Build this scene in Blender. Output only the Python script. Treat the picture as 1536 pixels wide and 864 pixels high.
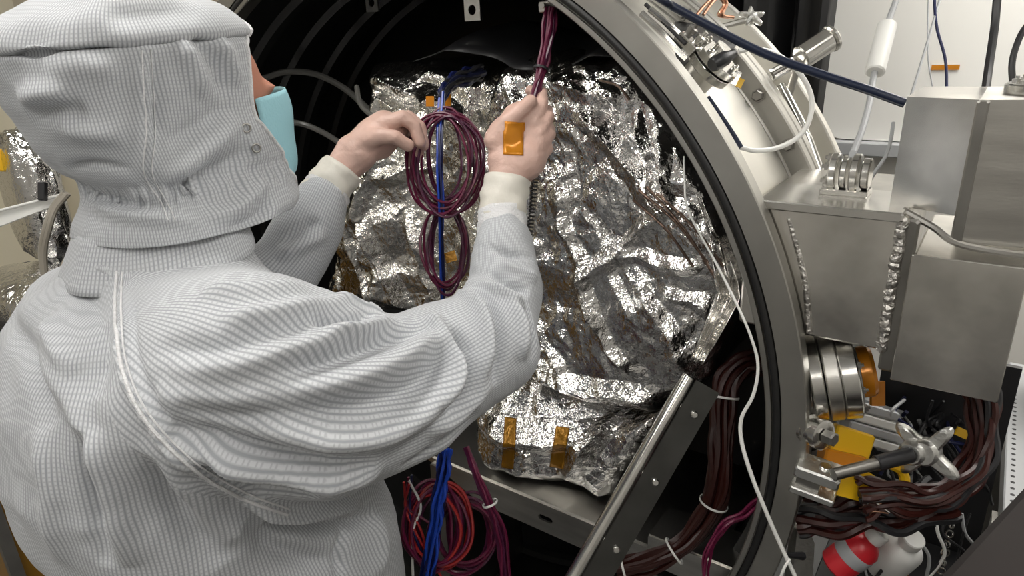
import bpy, math, random
import numpy as np
from mathutils import Vector, Matrix
from mathutils.bvhtree import BVHTree

for o in list(bpy.data.objects):
    bpy.data.objects.remove(o)
scene = bpy.context.scene
COL = scene.collection
rng = random.Random(7)

# ------------------------------------------------------------------ camera
PITCH, ROLL, FPX = math.radians(20), -0.0380773, 1000.0
CAM = np.array([0, 0, 1.72])
F = np.array([0, math.cos(PITCH), -math.sin(PITCH)])
_r = np.array([1.0, 0, 0]); _u = np.cross(_r, F)
R = _r * math.cos(ROLL) + _u * math.sin(ROLL)
U = np.cross(R, F)
cd = bpy.data.cameras.new('camera'); cam = bpy.data.objects.new('camera', cd); COL.objects.link(cam)
cd.sensor_width = 36.0; cd.lens = FPX * 36.0 / 1536.0; cd.clip_start = 0.02
cam.matrix_world = Matrix(((R[0], U[0], -F[0], CAM[0]), (R[1], U[1], -F[1], CAM[1]), (R[2], U[2], -F[2], CAM[2]), (0, 0, 0, 1)))
scene.camera = cam

# ------------------------------------------------------------------ world, exposure
wd = bpy.data.worlds.new('world'); scene.world = wd; wd.use_nodes = True
wd.node_tree.nodes['Background'].inputs[0].default_value = (0.9, 0.95, 1.0, 1)
wd.node_tree.nodes['Background'].inputs[1].default_value = 0.3
vs = scene.view_settings
vs.view_transform = 'Standard'; vs.look = 'None'; vs.gamma = 1.0; vs.use_curve_mapping = False
vs.exposure = 0.0
LAMP = 12.6

# ------------------------------------------------------------------ frames
# the vacuum chamber's axis is horizontal; (a, h, w): a = to its right, h = up from its axis, w = into it
YAW = 0.633549724
AX = np.array([-0.295922264, 1.47989739, 1.72 - 0.684826654])
EU = np.array([math.cos(YAW), -math.sin(YAW), 0]); EN = np.array([math.sin(YAW), math.cos(YAW), 0]); EZ = np.array([0, 0, 1.0])
def W(a, h, w): return AX + a * EU + h * EZ + w * EN
def WA(A):
    A = np.asarray(A, float); return AX + A[..., 0:1] * EU + A[..., 1:2] * EZ + A[..., 2:3] * EN
def P(px, py, d): return CAM + ((px - 768) / FPX * R - (py - 432) / FPX * U + F) * d
def PW(px, py, w):
    D = (px - 768) / FPX * R - (py - 432) / FPX * U + F
    return CAM + D * (((AX - CAM) @ EN + w) / (D @ EN))
FZ = -AX[2]      # floor height in chamber coordinates

# ------------------------------------------------------------------ materials
MATS = {}
def mat(name, col, rough=0.5, metal=0.0, bump=0.0, bscale=80.0, var=0.0, vscale=6.0, emit=0.0, trans=0.0, stretch=(1, 1, 1), sss=0.0, coat=0.0, aniso=0.0):
    m = bpy.data.materials.new(name); m.use_nodes = True
    nt = m.node_tree; b = nt.nodes['Principled BSDF']
    b.inputs['Base Color'].default_value = (*col, 1); b.inputs['Roughness'].default_value = rough
    b.inputs['Metallic'].default_value = metal
    if emit:
        b.inputs['Emission Color'].default_value = (*col, 1); b.inputs['Emission Strength'].default_value = emit
    if trans: b.inputs['Transmission Weight'].default_value = trans
    if sss:
        b.inputs['Subsurface Weight'].default_value = sss; b.inputs['Subsurface Radius'].default_value = (0.01, 0.004, 0.002)
    if coat: b.inputs['Coat Weight'].default_value = coat
    if aniso: b.inputs['Anisotropic'].default_value = aniso
    tc = nt.nodes.new('ShaderNodeTexCoord'); mp = nt.nodes.new('ShaderNodeMapping'); mp.inputs['Scale'].default_value = stretch
    nt.links.new(tc.outputs['Object'], mp.inputs['Vector'])
    if var:
        n = nt.nodes.new('ShaderNodeTexNoise'); n.inputs['Scale'].default_value = vscale; n.inputs['Detail'].default_value = 5
        nt.links.new(mp.outputs[0], n.inputs['Vector'])
        rp = nt.nodes.new('ShaderNodeValToRGB')
        rp.color_ramp.elements[0].position = 0.3; rp.color_ramp.elements[1].position = 0.7
        rp.color_ramp.elements[0].color = (*[max(0, c * (1 - var)) for c in col], 1)
        rp.color_ramp.elements[1].color = (*[min(1, c * (1 + var)) for c in col], 1)
        nt.links.new(n.outputs['Fac'], rp.inputs[0]); nt.links.new(rp.outputs[0], b.inputs['Base Color'])
        mr = nt.nodes.new('ShaderNodeMapRange'); mr.inputs[3].default_value = max(0.02, rough * (1 - var)); mr.inputs[4].default_value = min(1, rough * (1 + var))
        nt.links.new(n.outputs['Fac'], mr.inputs[0]); nt.links.new(mr.outputs[0], b.inputs['Roughness'])
    if bump:
        n2 = nt.nodes.new('ShaderNodeTexNoise'); n2.inputs['Scale'].default_value = bscale; n2.inputs['Detail'].default_value = 4
        nt.links.new(mp.outputs[0], n2.inputs['Vector'])
        bp = nt.nodes.new('ShaderNodeBump'); bp.inputs['Strength'].default_value = bump; bp.inputs['Distance'].default_value = 0.004
        nt.links.new(n2.outputs['Fac'], bp.inputs['Height']); nt.links.new(bp.outputs[0], b.inputs['Normal'])
    MATS[name] = m; return m

def fabric_mat(name, base=(0.585, 0.60, 0.62), line=(0.32, 0.335, 0.36), pitch=0.0052, wid=0.26):
    m = mat(name, base, 0.85)
    nt = m.node_tree; b = nt.nodes['Principled BSDF']
    uv = nt.nodes.new('ShaderNodeUVMap'); uv.uv_map = 'cloth'
    sp = nt.nodes.new('ShaderNodeSeparateXYZ')
    # the weave wanders a little
    nz = nt.nodes.new('ShaderNodeTexNoise'); nz.inputs['Scale'].default_value = 9.0; nz.inputs['Detail'].default_value = 1
    nt.links.new(uv.outputs[0], nz.inputs['Vector'])
    mx = nt.nodes.new('ShaderNodeMix'); mx.data_type = 'VECTOR'; mx.inputs[0].default_value = 0.012
    nt.links.new(uv.outputs[0], mx.inputs[4]); nt.links.new(nz.outputs['Color'], mx.inputs[5]); nt.links.new(mx.outputs[1], sp.inputs[0])
    outs = []
    for k, wdt in ((0, wid), (1, wid * 0.8)):
        d = nt.nodes.new('ShaderNodeMath'); d.operation = 'DIVIDE'; d.inputs[1].default_value = pitch
        nt.links.new(sp.outputs[k], d.inputs[0])
        pp = nt.nodes.new('ShaderNodeMath'); pp.operation = 'PINGPONG'; pp.inputs[1].default_value = 0.5
        nt.links.new(d.outputs[0], pp.inputs[0])
        mr = nt.nodes.new('ShaderNodeMapRange'); mr.inputs[1].default_value = wdt * 0.35; mr.inputs[2].default_value = wdt * 1.3
        mr.inputs[3].default_value = 0.95 if k == 0 else 0.5; mr.inputs[4].default_value = 0.0
        nt.links.new(pp.outputs[0], mr.inputs[0]); outs.append(mr)
    mxm = nt.nodes.new('ShaderNodeMath'); mxm.operation = 'MAXIMUM'
    nt.links.new(outs[0].outputs[0], mxm.inputs[0]); nt.links.new(outs[1].outputs[0], mxm.inputs[1])
    mc = nt.nodes.new('ShaderNodeMix'); mc.data_type = 'RGBA'
    mc.inputs[6].default_value = (*base, 1); mc.inputs[7].default_value = (*line, 1)
    nt.links.new(mxm.outputs[0], mc.inputs[0]); nt.links.new(mc.outputs[2], b.inputs['Base Color'])
    n2 = nt.nodes.new('ShaderNodeTexNoise'); n2.inputs['Scale'].default_value = 45; n2.inputs['Detail'].default_value = 3
    tc = nt.nodes.new('ShaderNodeTexCoord'); nt.links.new(tc.outputs['Object'], n2.inputs['Vector'])
    bp = nt.nodes.new('ShaderNodeBump'); bp.inputs['Strength'].default_value = 0.25; bp.inputs['Distance'].default_value = 0.004
    nt.links.new(n2.outputs['Fac'], bp.inputs['Height']); nt.links.new(bp.outputs[0], b.inputs['Normal'])
    b.inputs['Sheen Weight'].default_value = 0.15
    return m

def foil_mat(name, col=(0.80, 0.795, 0.785), rough=0.13, s=(60, 170), st=0.6):
    m = mat(name, col, rough, 1.0)
    nt = m.node_tree; b = nt.nodes['Principled BSDF']
    tc = nt.nodes.new('ShaderNodeTexCoord')
    prev = None
    for k, sc in enumerate(s):
        v = nt.nodes.new('ShaderNodeTexVoronoi'); v.feature = 'F1'; v.distance = 'EUCLIDEAN'; v.inputs['Scale'].default_value = sc
        nz = nt.nodes.new('ShaderNodeTexNoise'); nz.inputs['Scale'].default_value = sc * 0.5
        mx = nt.nodes.new('ShaderNodeMix'); mx.data_type = 'VECTOR'; mx.inputs[0].default_value = 0.02
        nt.links.new(tc.outputs['Object'], nz.inputs['Vector']); nt.links.new(tc.outputs['Object'], mx.inputs[4]); nt.links.new(nz.outputs['Color'], mx.inputs[5])
        nt.links.new(mx.outputs[1], v.inputs['Vector'])
        bp = nt.nodes.new('ShaderNodeBump'); bp.inputs['Strength'].default_value = st; bp.inputs['Distance'].default_value = 0.22 / sc
        nt.links.new(v.outputs['Distance'], bp.inputs['Height'])
        if prev: nt.links.new(prev.outputs[0], bp.inputs['Normal'])
        prev = bp
    nt.links.new(prev.outputs[0], b.inputs['Normal'])
    return m

STEEL = mat('brushed_steel', (0.60, 0.585, 0.55), 0.33, 1.0, bump=0.06, bscale=60, var=0.18, vscale=5, stretch=(1, 1, 6))
STEEL_F = mat('machined_flange_steel', (0.41, 0.40, 0.37), 0.42, 1.0, bump=0.03, bscale=200, var=0.10, vscale=9)
STEEL_B = mat('bright_steel', (0.74, 0.73, 0.70), 0.2, 1.0, var=0.15, vscale=12)
STEEL_R = mat('rolled_shell_steel', (0.66, 0.645, 0.60), 0.36, 1.0, bump=0.05, bscale=30, var=0.16, vscale=4)
RAILDK = mat('dark_rail_metal', (0.10, 0.10, 0.095), 0.35, 1.0, var=0.2, vscale=10)
STEEL_D = mat('dull_dark_steel', (0.32, 0.31, 0.29), 0.4, 1.0, var=0.2, vscale=10)
BOXST = mat('orbital_sanded_steel', (0.70, 0.68, 0.64), 0.24, 1.0, bump=0.22, bscale=7, var=0.30, vscale=9)
WELD = mat('weld_bead_steel', (0.55, 0.53, 0.50), 0.35, 1.0, bump=1.0, bscale=140, var=0.3, vscale=60)
ALU = mat('cast_aluminium', (0.72, 0.72, 0.70), 0.32, 1.0, bump=0.25, bscale=150)
SHADELINER = mat('interior_shade_black', (0.010, 0.010, 0.010), 0.33, 0.0, var=0.2, vscale=5)  # near-black colour stands in for the lack of light inside the chamber
RUBBER = mat('black_rubber', (0.012, 0.012, 0.012), 0.45)
BLACKP = mat('black_plastic', (0.018, 0.018, 0.02), 0.4)
WHITEP = mat('white_plastic', (0.80, 0.80, 0.77), 0.4)
GREYP = mat('grey_plastic', (0.38, 0.39, 0.40), 0.5)
GREYHOSE = mat('grey_hose', (0.10, 0.098, 0.09), 0.3)  # grey darkened to carry the shade inside the chamber
BLUEHOSE = mat('navy_hose', (0.006, 0.012, 0.035), 0.35)
BLUEW = mat('blue_wire', (0.015, 0.06, 0.42), 0.3)
NAVYW = mat('dark_blue_wire', (0.006, 0.010, 0.06), 0.3)
MAGENTA = mat('magenta_wire', (0.11, 0.008, 0.036), 0.3)
PLUM = mat('plum_wire', (0.065, 0.010, 0.036), 0.32)
REDBROWN = mat('red_brown_wire', (0.032, 0.006, 0.004), 0.36)
REDW = mat('red_wire', (0.35, 0.02, 0.02), 0.35)
REDP = mat('red_plastic', (0.55, 0.02, 0.03), 0.35)
KAPTON = mat('amber_tape', (0.62, 0.23, 0.012), 0.22, 0.25, bump=0.25, bscale=40)
KAPTON_D = mat('dark_amber_tape', (0.36, 0.17, 0.015), 0.22, 0.5, bump=0.6, bscale=90)
YELLOW = mat('yellow_plastic', (0.85, 0.50, 0.01), 0.4)
AMBERDRUM = mat('amber_drum', (0.30, 0.15, 0.012), 0.35, var=0.2, vscale=3)
COPPER = mat('copper', (0.75, 0.42, 0.28), 0.3, 1.0)
WALLM = mat('painted_wall', (0.78, 0.76, 0.71), 0.7, bump=0.05, bscale=120)
WALLC = mat('cream_wall', (0.62, 0.56, 0.42), 0.7, bump=0.05, bscale=120)
CEILM = mat('ceiling_tile', (0.62, 0.62, 0.60), 0.8)
WALLG = mat('grey_wall', (0.42, 0.41, 0.39), 0.7, bump=0.05, bscale=120)
FLOORM = mat('lab_floor', (0.10, 0.10, 0.10), 0.35, var=0.1, vscale=3)
PANELW = mat('white_board', (0.86, 0.85, 0.81), 0.35)
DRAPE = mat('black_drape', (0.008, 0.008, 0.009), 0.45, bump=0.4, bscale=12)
GREYMET = mat('grey_painted_metal', (0.42, 0.43, 0.44), 0.45)
BROWNDK = mat('dark_brown_vinyl', (0.016, 0.012, 0.011), 0.9)
LIGHTM = mat('lamp_diffuser', (1.0, 0.97, 0.92), 0.5, emit=LAMP)
FABRIC = fabric_mat('cleanroom_fabric')
SEAM = mat('stitched_seam_fabric', (0.74, 0.74, 0.75), 0.85, bump=0.9, bscale=260)
SKIN = mat('skin', (0.55, 0.25, 0.17), 0.5, sss=0.15)
GLOVE = mat('glove_latex_over_skin', (0.66, 0.44, 0.37), 0.42, var=0.10, vscale=28, bump=0.35, bscale=120)
CUFF = mat('glove_latex', (0.70, 0.67, 0.60), 0.42, bump=0.5, bscale=70, stretch=(1, 1, 0.4))
MASKM = mat('blue_mask', (0.36, 0.66, 0.74), 0.8, bump=0.3, bscale=250)
EYEM = mat('eye_white', (0.8, 0.78, 0.75), 0.2)
FOIL = foil_mat('aluminised_film')
FOIL_L = foil_mat('aluminised_film_warm', (0.80, 0.785, 0.75), 0.16)
BROWNF = foil_mat('amber_backed_film', (0.20, 0.14, 0.11), 0.3)
NAVYSHEET = mat('navy_sleeve', (0.01, 0.012, 0.03), 0.3, bump=0.5, bscale=60)

# ------------------------------------------------------------------ mesh helpers
class MB:
    def __init__(s): s.v = []; s.f = []
    def add(s, V, Fc):
        b = len(s.v); s.v.extend([tuple(map(float, p)) for p in V]); s.f.extend([tuple(b + i for i in q) for q in Fc]); return s
    def box(s, c, ax, hs, bev=0.0):
        """box at c, ax = three unit axes, hs = half sizes; bev = chamfer"""
        c = np.asarray(c, float); ax = [np.asarray(a, float) for a in ax]
        if bev <= 0:
            V = [c + sx * hs[0] * ax[0] + sy * hs[1] * ax[1] + sz * hs[2] * ax[2] for sx in (-1, 1) for sy in (-1, 1) for sz in (-1, 1)]
            return s.add(V, [(0, 1, 3, 2), (4, 6, 7, 5), (0, 4, 5, 1), (2, 3, 7, 6), (0, 2, 6, 4), (1, 5, 7, 3)])
        # chamfered: stack of octagons along axis 2
        def octo(z, ins):
            x, y = hs[0] - ins, hs[1] - ins; b = bev
            pts = [(x, y - b), (x - b, y), (-x + b, y), (-x, y - b), (-x, -y + b), (-x + b, -y), (x - b, -y), (x, -y + b)]
            return [c + p[0] * ax[0] + p[1] * ax[1] + z * ax[2] for p in pts]
        V = octo(-hs[2], bev) + octo(-hs[2] + bev, 0) + octo(hs[2] - bev, 0) + octo(hs[2], bev)
        Fc = [tuple(range(7, -1, -1)), tuple(range(24, 32))]
        for r in range(3):
            for i in range(8): Fc.append((r * 8 + i, r * 8 + (i + 1) % 8, r * 8 + 8 + (i + 1) % 8, r * 8 + 8 + i))
        return s.add(V, Fc)
    def tube(s, pts, rad, n=8, sm=6, caps=True, taper=None):
        pts = spline(pts, sm) if sm > 1 and len(pts) > 2 else np.asarray(pts, float)
        m = len(pts); rad = np.full(m, rad) if np.isscalar(rad) else np.interp(np.linspace(0, 1, m), np.linspace(0, 1, len(rad)), rad)
        T = np.gradient(pts, axis=0); T /= np.linalg.norm(T, axis=1)[:, None] + 1e-12
        a = np.array([0, 0, 1.0]) if abs(T[0][2]) < 0.9 else np.array([1.0, 0, 0])
        N = np.cross(T[0], a); N /= np.linalg.norm(N)
        V = []
        for i in range(m):
            N = N - T[i] * (N @ T[i]); N /= np.linalg.norm(N) + 1e-12
            B = np.cross(T[i], N)
            for k in range(n):
                th = 2 * math.pi * k / n
                V.append(pts[i] + rad[i] * (math.cos(th) * N + math.sin(th) * B))
        Fc = [(i * n + k, i * n + (k + 1) % n, (i + 1) * n + (k + 1) % n, (i + 1) * n + k) for i in range(m - 1) for k in range(n)]
        if caps: Fc += [tuple(range(n - 1, -1, -1)), tuple((m - 1) * n + k for k in range(n))]
        return s.add(V, Fc)
    def lathe(s, c, axis, prof, n=48, ref=None, a0=0.0, a1=2 * math.pi, closed_prof=False, caps=True):
        """prof: list of (radius, along-axis)"""
        c = np.asarray(c, float); axis = np.asarray(axis, float) / np.linalg.norm(axis)
        if ref is None: ref = np.array([0, 0, 1.0]) if abs(axis[2]) < 0.9 else np.array([1.0, 0, 0])
        X = ref - axis * (ref @ axis); X /= np.linalg.norm(X); Y = np.cross(axis, X)
        full = abs(a1 - a0 - 2 * math.pi) < 1e-6; nn = n if full else n + 1
        V = []
        for k in range(nn):
            th = a0 + (a1 - a0) * k / n; d = math.cos(th) * X + math.sin(th) * Y
            for r, z in prof: V.append(c + d * r + axis * z)
        m = len(prof); Fc = []
        for k in range(n):
            k2 = (k + 1) % nn
            for i in range(m if closed_prof else m - 1):
                j = (i + 1) % m
                Fc.append((k * m + i, k2 * m + i, k2 * m + j, k * m + j))
        if caps and not closed_prof and full:
            if prof[0][0] > 1e-5: Fc.append(tuple(k * m for k in range(n - 1, -1, -1)))
            if prof[-1][0] > 1e-5: Fc.append(tuple(k * m + m - 1 for k in range(n)))
        return s.add(V, Fc)
    def cyl(s, p0, p1, r, n=20, bev=0.0, r1=None):
        p0 = np.asarray(p0, float); p1 = np.asarray(p1, float); L = np.linalg.norm(p1 - p0); r1 = r if r1 is None else r1
        prof = [(r, 0), (r1, L)] if bev <= 0 else [(r - bev, 0), (r, bev), (r1, L - bev), (r1 - bev, L)]
        return s.lathe(p0, (p1 - p0) / L, prof, n)
    def prism(s, poly, dirv):
        """extrude a planar polygon (world points) by dirv"""
        n = len(poly); V = [np.asarray(p, float) for p in poly]; V += [v + dirv for v in V[:n]]
        return s.add(V, [tuple(range(n - 1, -1, -1)), tuple(range(n, 2 * n))] + [(i, (i + 1) % n, n + (i + 1) % n, n + i) for i in range(n)])
    def grid(s, A, close_u=False):
        A = np.asarray(A, float); m, n = A.shape[:2]; V = A.reshape(-1, 3); Fc = []
        mu = m if close_u else m - 1
        for i in range(mu):
            i2 = (i + 1) % m
            for j in range(n - 1): Fc.append((i * n + j, i2 * n + j, i2 * n + j + 1, i * n + j + 1))
        return s.add(V, Fc)

def spline(pts, k=6):
    p = np.asarray(pts, float)
    q = np.vstack([2 * p[0] - p[1], p, 2 * p[-1] - p[-2]])
    out = []
    for i in range(1, len(q) - 2):
        t = np.linspace(0, 1, k, endpoint=False)[:, None]
        a, b, c, d = q[i - 1], q[i], q[i + 1], q[i + 2]
        out.append(0.5 * (2 * b + (c - a) * t + (2 * a - 5 * b + 4 * c - d) * t ** 2 + (3 * b - a - 3 * c + d) * t ** 3))
    out.append(p[-1:]); return np.vstack(out)

def empty(name, loc):
    o = bpy.data.objects.new(name, None); COL.objects.link(o); o.empty_display_size = 0.05
    o.location = tuple(map(float, loc)); return o
def tag(o, label, cat, group=None, kind=None):
    o['label'] = label
    if cat: o['category'] = cat
    if group: o['group'] = group
    if kind: o['kind'] = kind
    return o
def wloc(o):
    l = np.array(o.location)
    while o.parent: o = o.parent; l = l + np.array(o.location)
    return l
def obj(name, mb, m, parent=None, smooth=True, auto=35, sharp=True):
    """link the collected shape as ONE mesh object; vertices are given in world space"""
    V, Fc = (mb.v, mb.f) if isinstance(mb, MB) else mb
    V = np.asarray(V, float)
    if parent is not None:
        loc = np.zeros(3); V = V - wloc(parent)
    else:
        loc = np.array([(V[:, 0].min() + V[:, 0].max()) / 2, (V[:, 1].min() + V[:, 1].max()) / 2, V[:, 2].min()]); V = V - loc
    me = bpy.data.meshes.new(name)
    if isinstance(Fc, np.ndarray):
        me.vertices.add(len(V)); me.vertices.foreach_set('co', V.ravel())
        me.loops.add(Fc.size); me.loops.foreach_set('vertex_index', Fc.ravel().astype(np.int32))
        me.polygons.add(len(Fc)); me.polygons.foreach_set('loop_start', np.arange(0, Fc.size, Fc.shape[1], dtype=np.int32))
        me.update(calc_edges=True); me.validate()
    else:
        me.from_pydata(V.tolist(), [], Fc); me.update()
    me.materials.append(m)
    if smooth:
        me.shade_smooth()
        if sharp: me.set_sharp_from_angle(angle=math.radians(auto))
    o = bpy.data.objects.new(name, me); COL.objects.link(o); o.location = tuple(loc)
    if parent is not None: o.parent = parent
    return o
def inst(name, me, M, parent):
    """another object on the same mesh data; M is in world space"""
    o = bpy.data.objects.new(name, me); COL.objects.link(o)
    if parent is not None:
        o.parent = parent; M = Matrix.Translation(-Vector(wloc(parent))) @ M
    o.matrix_basis = M; return o
def frame(loc, z, ref=(0, 0, 1)):
    z = np.asarray(z, float); z = z / np.linalg.norm(z); ref = np.asarray(ref, float)
    if abs(ref @ z) > 0.95: ref = np.array([1.0, 0, 0])
    x = ref - z * (ref @ z); x /= np.linalg.norm(x); y = np.cross(z, x)
    return Matrix(((x[0], y[0], z[0], loc[0]), (x[1], y[1], z[1], loc[1]), (x[2], y[2], z[2], loc[2]), (0, 0, 0, 1)))
def mesh_of(mb, m, name, smooth=True):
    me = bpy.data.meshes.new(name); me.from_pydata([list(v) for v in mb.v], [], mb.f); me.update(); me.materials.append(m)
    if smooth: me.shade_smooth(); me.set_sharp_from_angle(angle=math.radians(35))
    return me
TA = (EU, EZ, EN)      # chamber axes for boxes

# ------------------------------------------------------------------ noise helpers (numpy)
def hsh(i, j, seed):
    h = (i.astype(np.int64) * 374761393 + j.astype(np.int64) * 668265263 + seed * 1442695041) & 0xffffffff
    h = ((h ^ (h >> 13)) * 1274126177) & 0xffffffff
    h = h ^ (h >> 16)
    return (h & 0xffff) / 65535.0 - 0.5
def facet(x, y, size, seed):
    """piecewise-linear noise: flat facets that meet in creases"""
    a = seed * 1.7; xr = (x * math.cos(a) - y * math.sin(a)) / size; yr = (x * math.sin(a) + y * math.cos(a)) / size
    i = np.floor(xr); j = np.floor(yr); fx = xr - i; fy = yr - j
    h00, h10, h01, h11 = hsh(i, j, seed), hsh(i + 1, j, seed), hsh(i, j + 1, seed), hsh(i + 1, j + 1, seed)
    dg = hsh(i, j, seed + 99) > 0
    A = np.where(fx + fy < 1, h00 + (h10 - h00) * fx + (h01 - h00) * fy, h11 + (h01 - h11) * (1 - fx) + (h10 - h11) * (1 - fy))
    B = np.where(fx > fy, h00 + (h10 - h00) * fx + (h11 - h10) * fy, h00 + (h01 - h00) * fy + (h11 - h01) * fx)
    return np.where(dg, A, B)
def crumple(x, y, octs, seed=1):
    wx = x + 0.05 * facet(x, y, 0.11, seed + 31); wy = y + 0.05 * facet(x, y, 0.11, seed + 37)
    mod = np.clip(0.75 + 2.2 * facet(wx, wy, 0.13, seed + 51), 0.22, 1.35)     # smooth folds between crinkled patches
    return sum((a if k < 2 else a * mod) * facet(wx, wy, s, seed + 3 * k) for k, (s, a) in enumerate(octs))
def vnoise3(Pt, size, seed):
    q = Pt / size; i = np.floor(q); f = q - i; f = f * f * (3 - 2 * f); out = 0
    for dx in (0, 1):
        for dy in (0, 1):
            for dz in (0, 1):
                w = (f[:, 0] if dx else 1 - f[:, 0]) * (f[:, 1] if dy else 1 - f[:, 1]) * (f[:, 2] if dz else 1 - f[:, 2])
                out = out + w * hsh(i[:, 0] + dx + 57 * (i[:, 2] + dz), i[:, 1] + dy - 131 * (i[:, 2] + dz), seed)
    return out

# ------------------------------------------------------------------ signed-distance surfaces
def surface_nets(S, org, h):
    neg = S < 0
    cs = [(0, 0, 0), (1, 0, 0), (0, 1, 0), (1, 1, 0), (0, 0, 1), (1, 0, 1), (0, 1, 1), (1, 1, 1)]
    n = np.array(S.shape) - 1
    sl = lambda c: tuple(slice(c[k], c[k] + n[k]) for k in range(3))
    cnt = sum(neg[sl(c)].astype(np.int8) for c in cs)
    act = (cnt > 0) & (cnt < 8)
    idx = np.argwhere(act); num = np.full(act.shape, -1, np.int64); num[act] = np.arange(len(idx))
    vals = {c: S[idx[:, 0] + c[0], idx[:, 1] + c[1], idx[:, 2] + c[2]] for c in cs}
    acc = np.zeros((len(idx), 3)); k = np.zeros(len(idx))
    for c in cs:
        for ax in range(3):
            if c[ax] == 0:
                d = list(c); d[ax] = 1; d = tuple(d)
                a, b = vals[c], vals[d]; x = (a < 0) != (b < 0)
                t = np.where(x, a / np.where(x, a - b, 1), 0)
                for q in range(3): acc[:, q] += np.where(x, c[q] + (t if q == ax else 0), 0)
                k += x
    V = org + h * (idx + acc / k[:, None])
    quads = []
    for ax in range(3):
        o1, o2 = [(1, 2), (2, 0), (0, 1)][ax]
        A = [slice(None)] * 3; B = [slice(None)] * 3
        A[ax] = slice(0, -1); B[ax] = slice(1, None)
        ch = neg[tuple(A)] != neg[tuple(B)]
        e = np.argwhere(ch)
        ok = (e[:, o1] > 0) & (e[:, o2] > 0) & (e[:, o1] < n[o1]) & (e[:, o2] < n[o2]); e = e[ok]
        def cell(d1, d2):
            q = e.copy(); q[:, o1] -= d1; q[:, o2] -= d2; return num[q[:, 0], q[:, 1], q[:, 2]]
        Q = np.stack([cell(1, 1), cell(0, 1), cell(0, 0), cell(1, 0)], 1)
        fl = ~neg[e[:, 0], e[:, 1], e[:, 2]]
        Q[fl] = Q[fl][:, ::-1]
        quads.append(Q)
    return V, np.vstack(quads)
def sdgrid(lo, hi, h):
    lo = np.asarray(lo, float); n = np.ceil((np.asarray(hi) - lo) / h).astype(int) + 1
    G = np.stack(np.meshgrid(*[lo[k] + h * np.arange(n[k]) for k in range(3)], indexing='ij'), -1).astype(np.float32)
    return G, lo
def smin(a, b, k):
    h = np.clip(0.5 + 0.5 * (b - a) / k, 0, 1); return b + (a - b) * h - k * h * (1 - h)
def rcone(G, a, b, ra, rb):
    a = np.asarray(a, np.float32); b = np.asarray(b, np.float32); ba = b - a
    t = np.clip(((G - a) @ ba) / (ba @ ba), 0, 1)
    return np.linalg.norm(G - a - t[..., None] * ba, axis=-1) - (ra + (rb - ra) * t)
def ellip(G, c, ax, r):
    q = G - np.asarray(c, np.float32); k = [(q @ np.asarray(ax[i], np.float32)) / r[i] for i in range(3)]
    return (np.sqrt(k[0] ** 2 + k[1] ** 2 + k[2] ** 2) - 1) * min(r)
def vnormals(V, Q):
    n = np.cross(V[Q[:, 2]] - V[Q[:, 0]], V[Q[:, 3]] - V[Q[:, 1]])
    N = np.zeros_like(V)
    for k in range(4): np.add.at(N, Q[:, k], n)
    return N / (np.linalg.norm(N, axis=1)[:, None] + 1e-12)
def relax(V, Q, it=2, lam=0.5):
    E = np.vstack([Q[:, [0, 1]], Q[:, [1, 2]], Q[:, [2, 3]], Q[:, [3, 0]]])
    for _ in range(it):
        A = np.zeros_like(V); c = np.zeros(len(V))
        np.add.at(A, E[:, 0], V[E[:, 1]]); np.add.at(A, E[:, 1], V[E[:, 0]]); np.add.at(c, E[:, 0], 1); np.add.at(c, E[:, 1], 1)
        V = V + lam * (A / np.maximum(c, 1)[:, None] - V)
    return V
def subdivide(V, Q):
    E = np.sort(np.vstack([Q[:, [0, 1]], Q[:, [1, 2]], Q[:, [2, 3]], Q[:, [3, 0]]]), 1)
    key = E[:, 0].astype(np.int64) * len(V) + E[:, 1]; uq, inv = np.unique(key, return_inverse=True)
    em = (V[uq // len(V)] + V[uq % len(V)]) / 2; n = len(Q); e = inv.reshape(4, n) + len(V)
    fc = np.arange(n) + len(V) + len(uq)
    V2 = np.vstack([V, em, V[Q].mean(1)])
    Q2 = np.vstack([np.stack([Q[:, k], e[k], fc, e[(k + 3) % 4]], 1) for k in range(4)])
    return V2, Q2
def strokes(V, N, L, bvh):
    """folds: ridges (+) and valleys (-) of cloth along lines laid on the surface"""
    out = np.zeros(len(V))
    for pts, wdt, hgt in L:
        q = []
        for px, py in pts:
            D = Vector(tuple((px - 768) / FPX * R - (py - 432) / FPX * U + F)).normalized()
            hit = bvh.ray_cast(Vector(tuple(CAM)), D)
            if hit[0] is not None: q.append(np.array(hit[0]))
        if len(q) < 2: continue
        q = spline(q, 5) if len(q) > 2 else np.array(q)
        lo = q.min(0) - 4 * wdt; hi = q.max(0) + 4 * wdt
        sel = np.where(np.all((V > lo) & (V < hi), 1))[0]
        if not len(sel): continue
        best = np.full(len(sel), 1e9); tt = np.zeros(len(sel)); m = len(q) - 1
        for i in range(m):
            a, b = q[i], q[i + 1]; ba = b - a
            t = np.clip(((V[sel] - a) @ ba) / (ba @ ba + 1e-12), 0, 1)
            d = np.linalg.norm(V[sel] - a - t[:, None] * ba, axis=1)
            u = d < best; best[u] = d[u]; tt[u] = (i + t[u]) / m
        env = np.clip(np.minimum(tt, 1 - tt) * 4, 0, 1) ** 0.7
        out[sel] += hgt * np.exp(-(best / wdt) ** 2) * env
    return out

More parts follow.
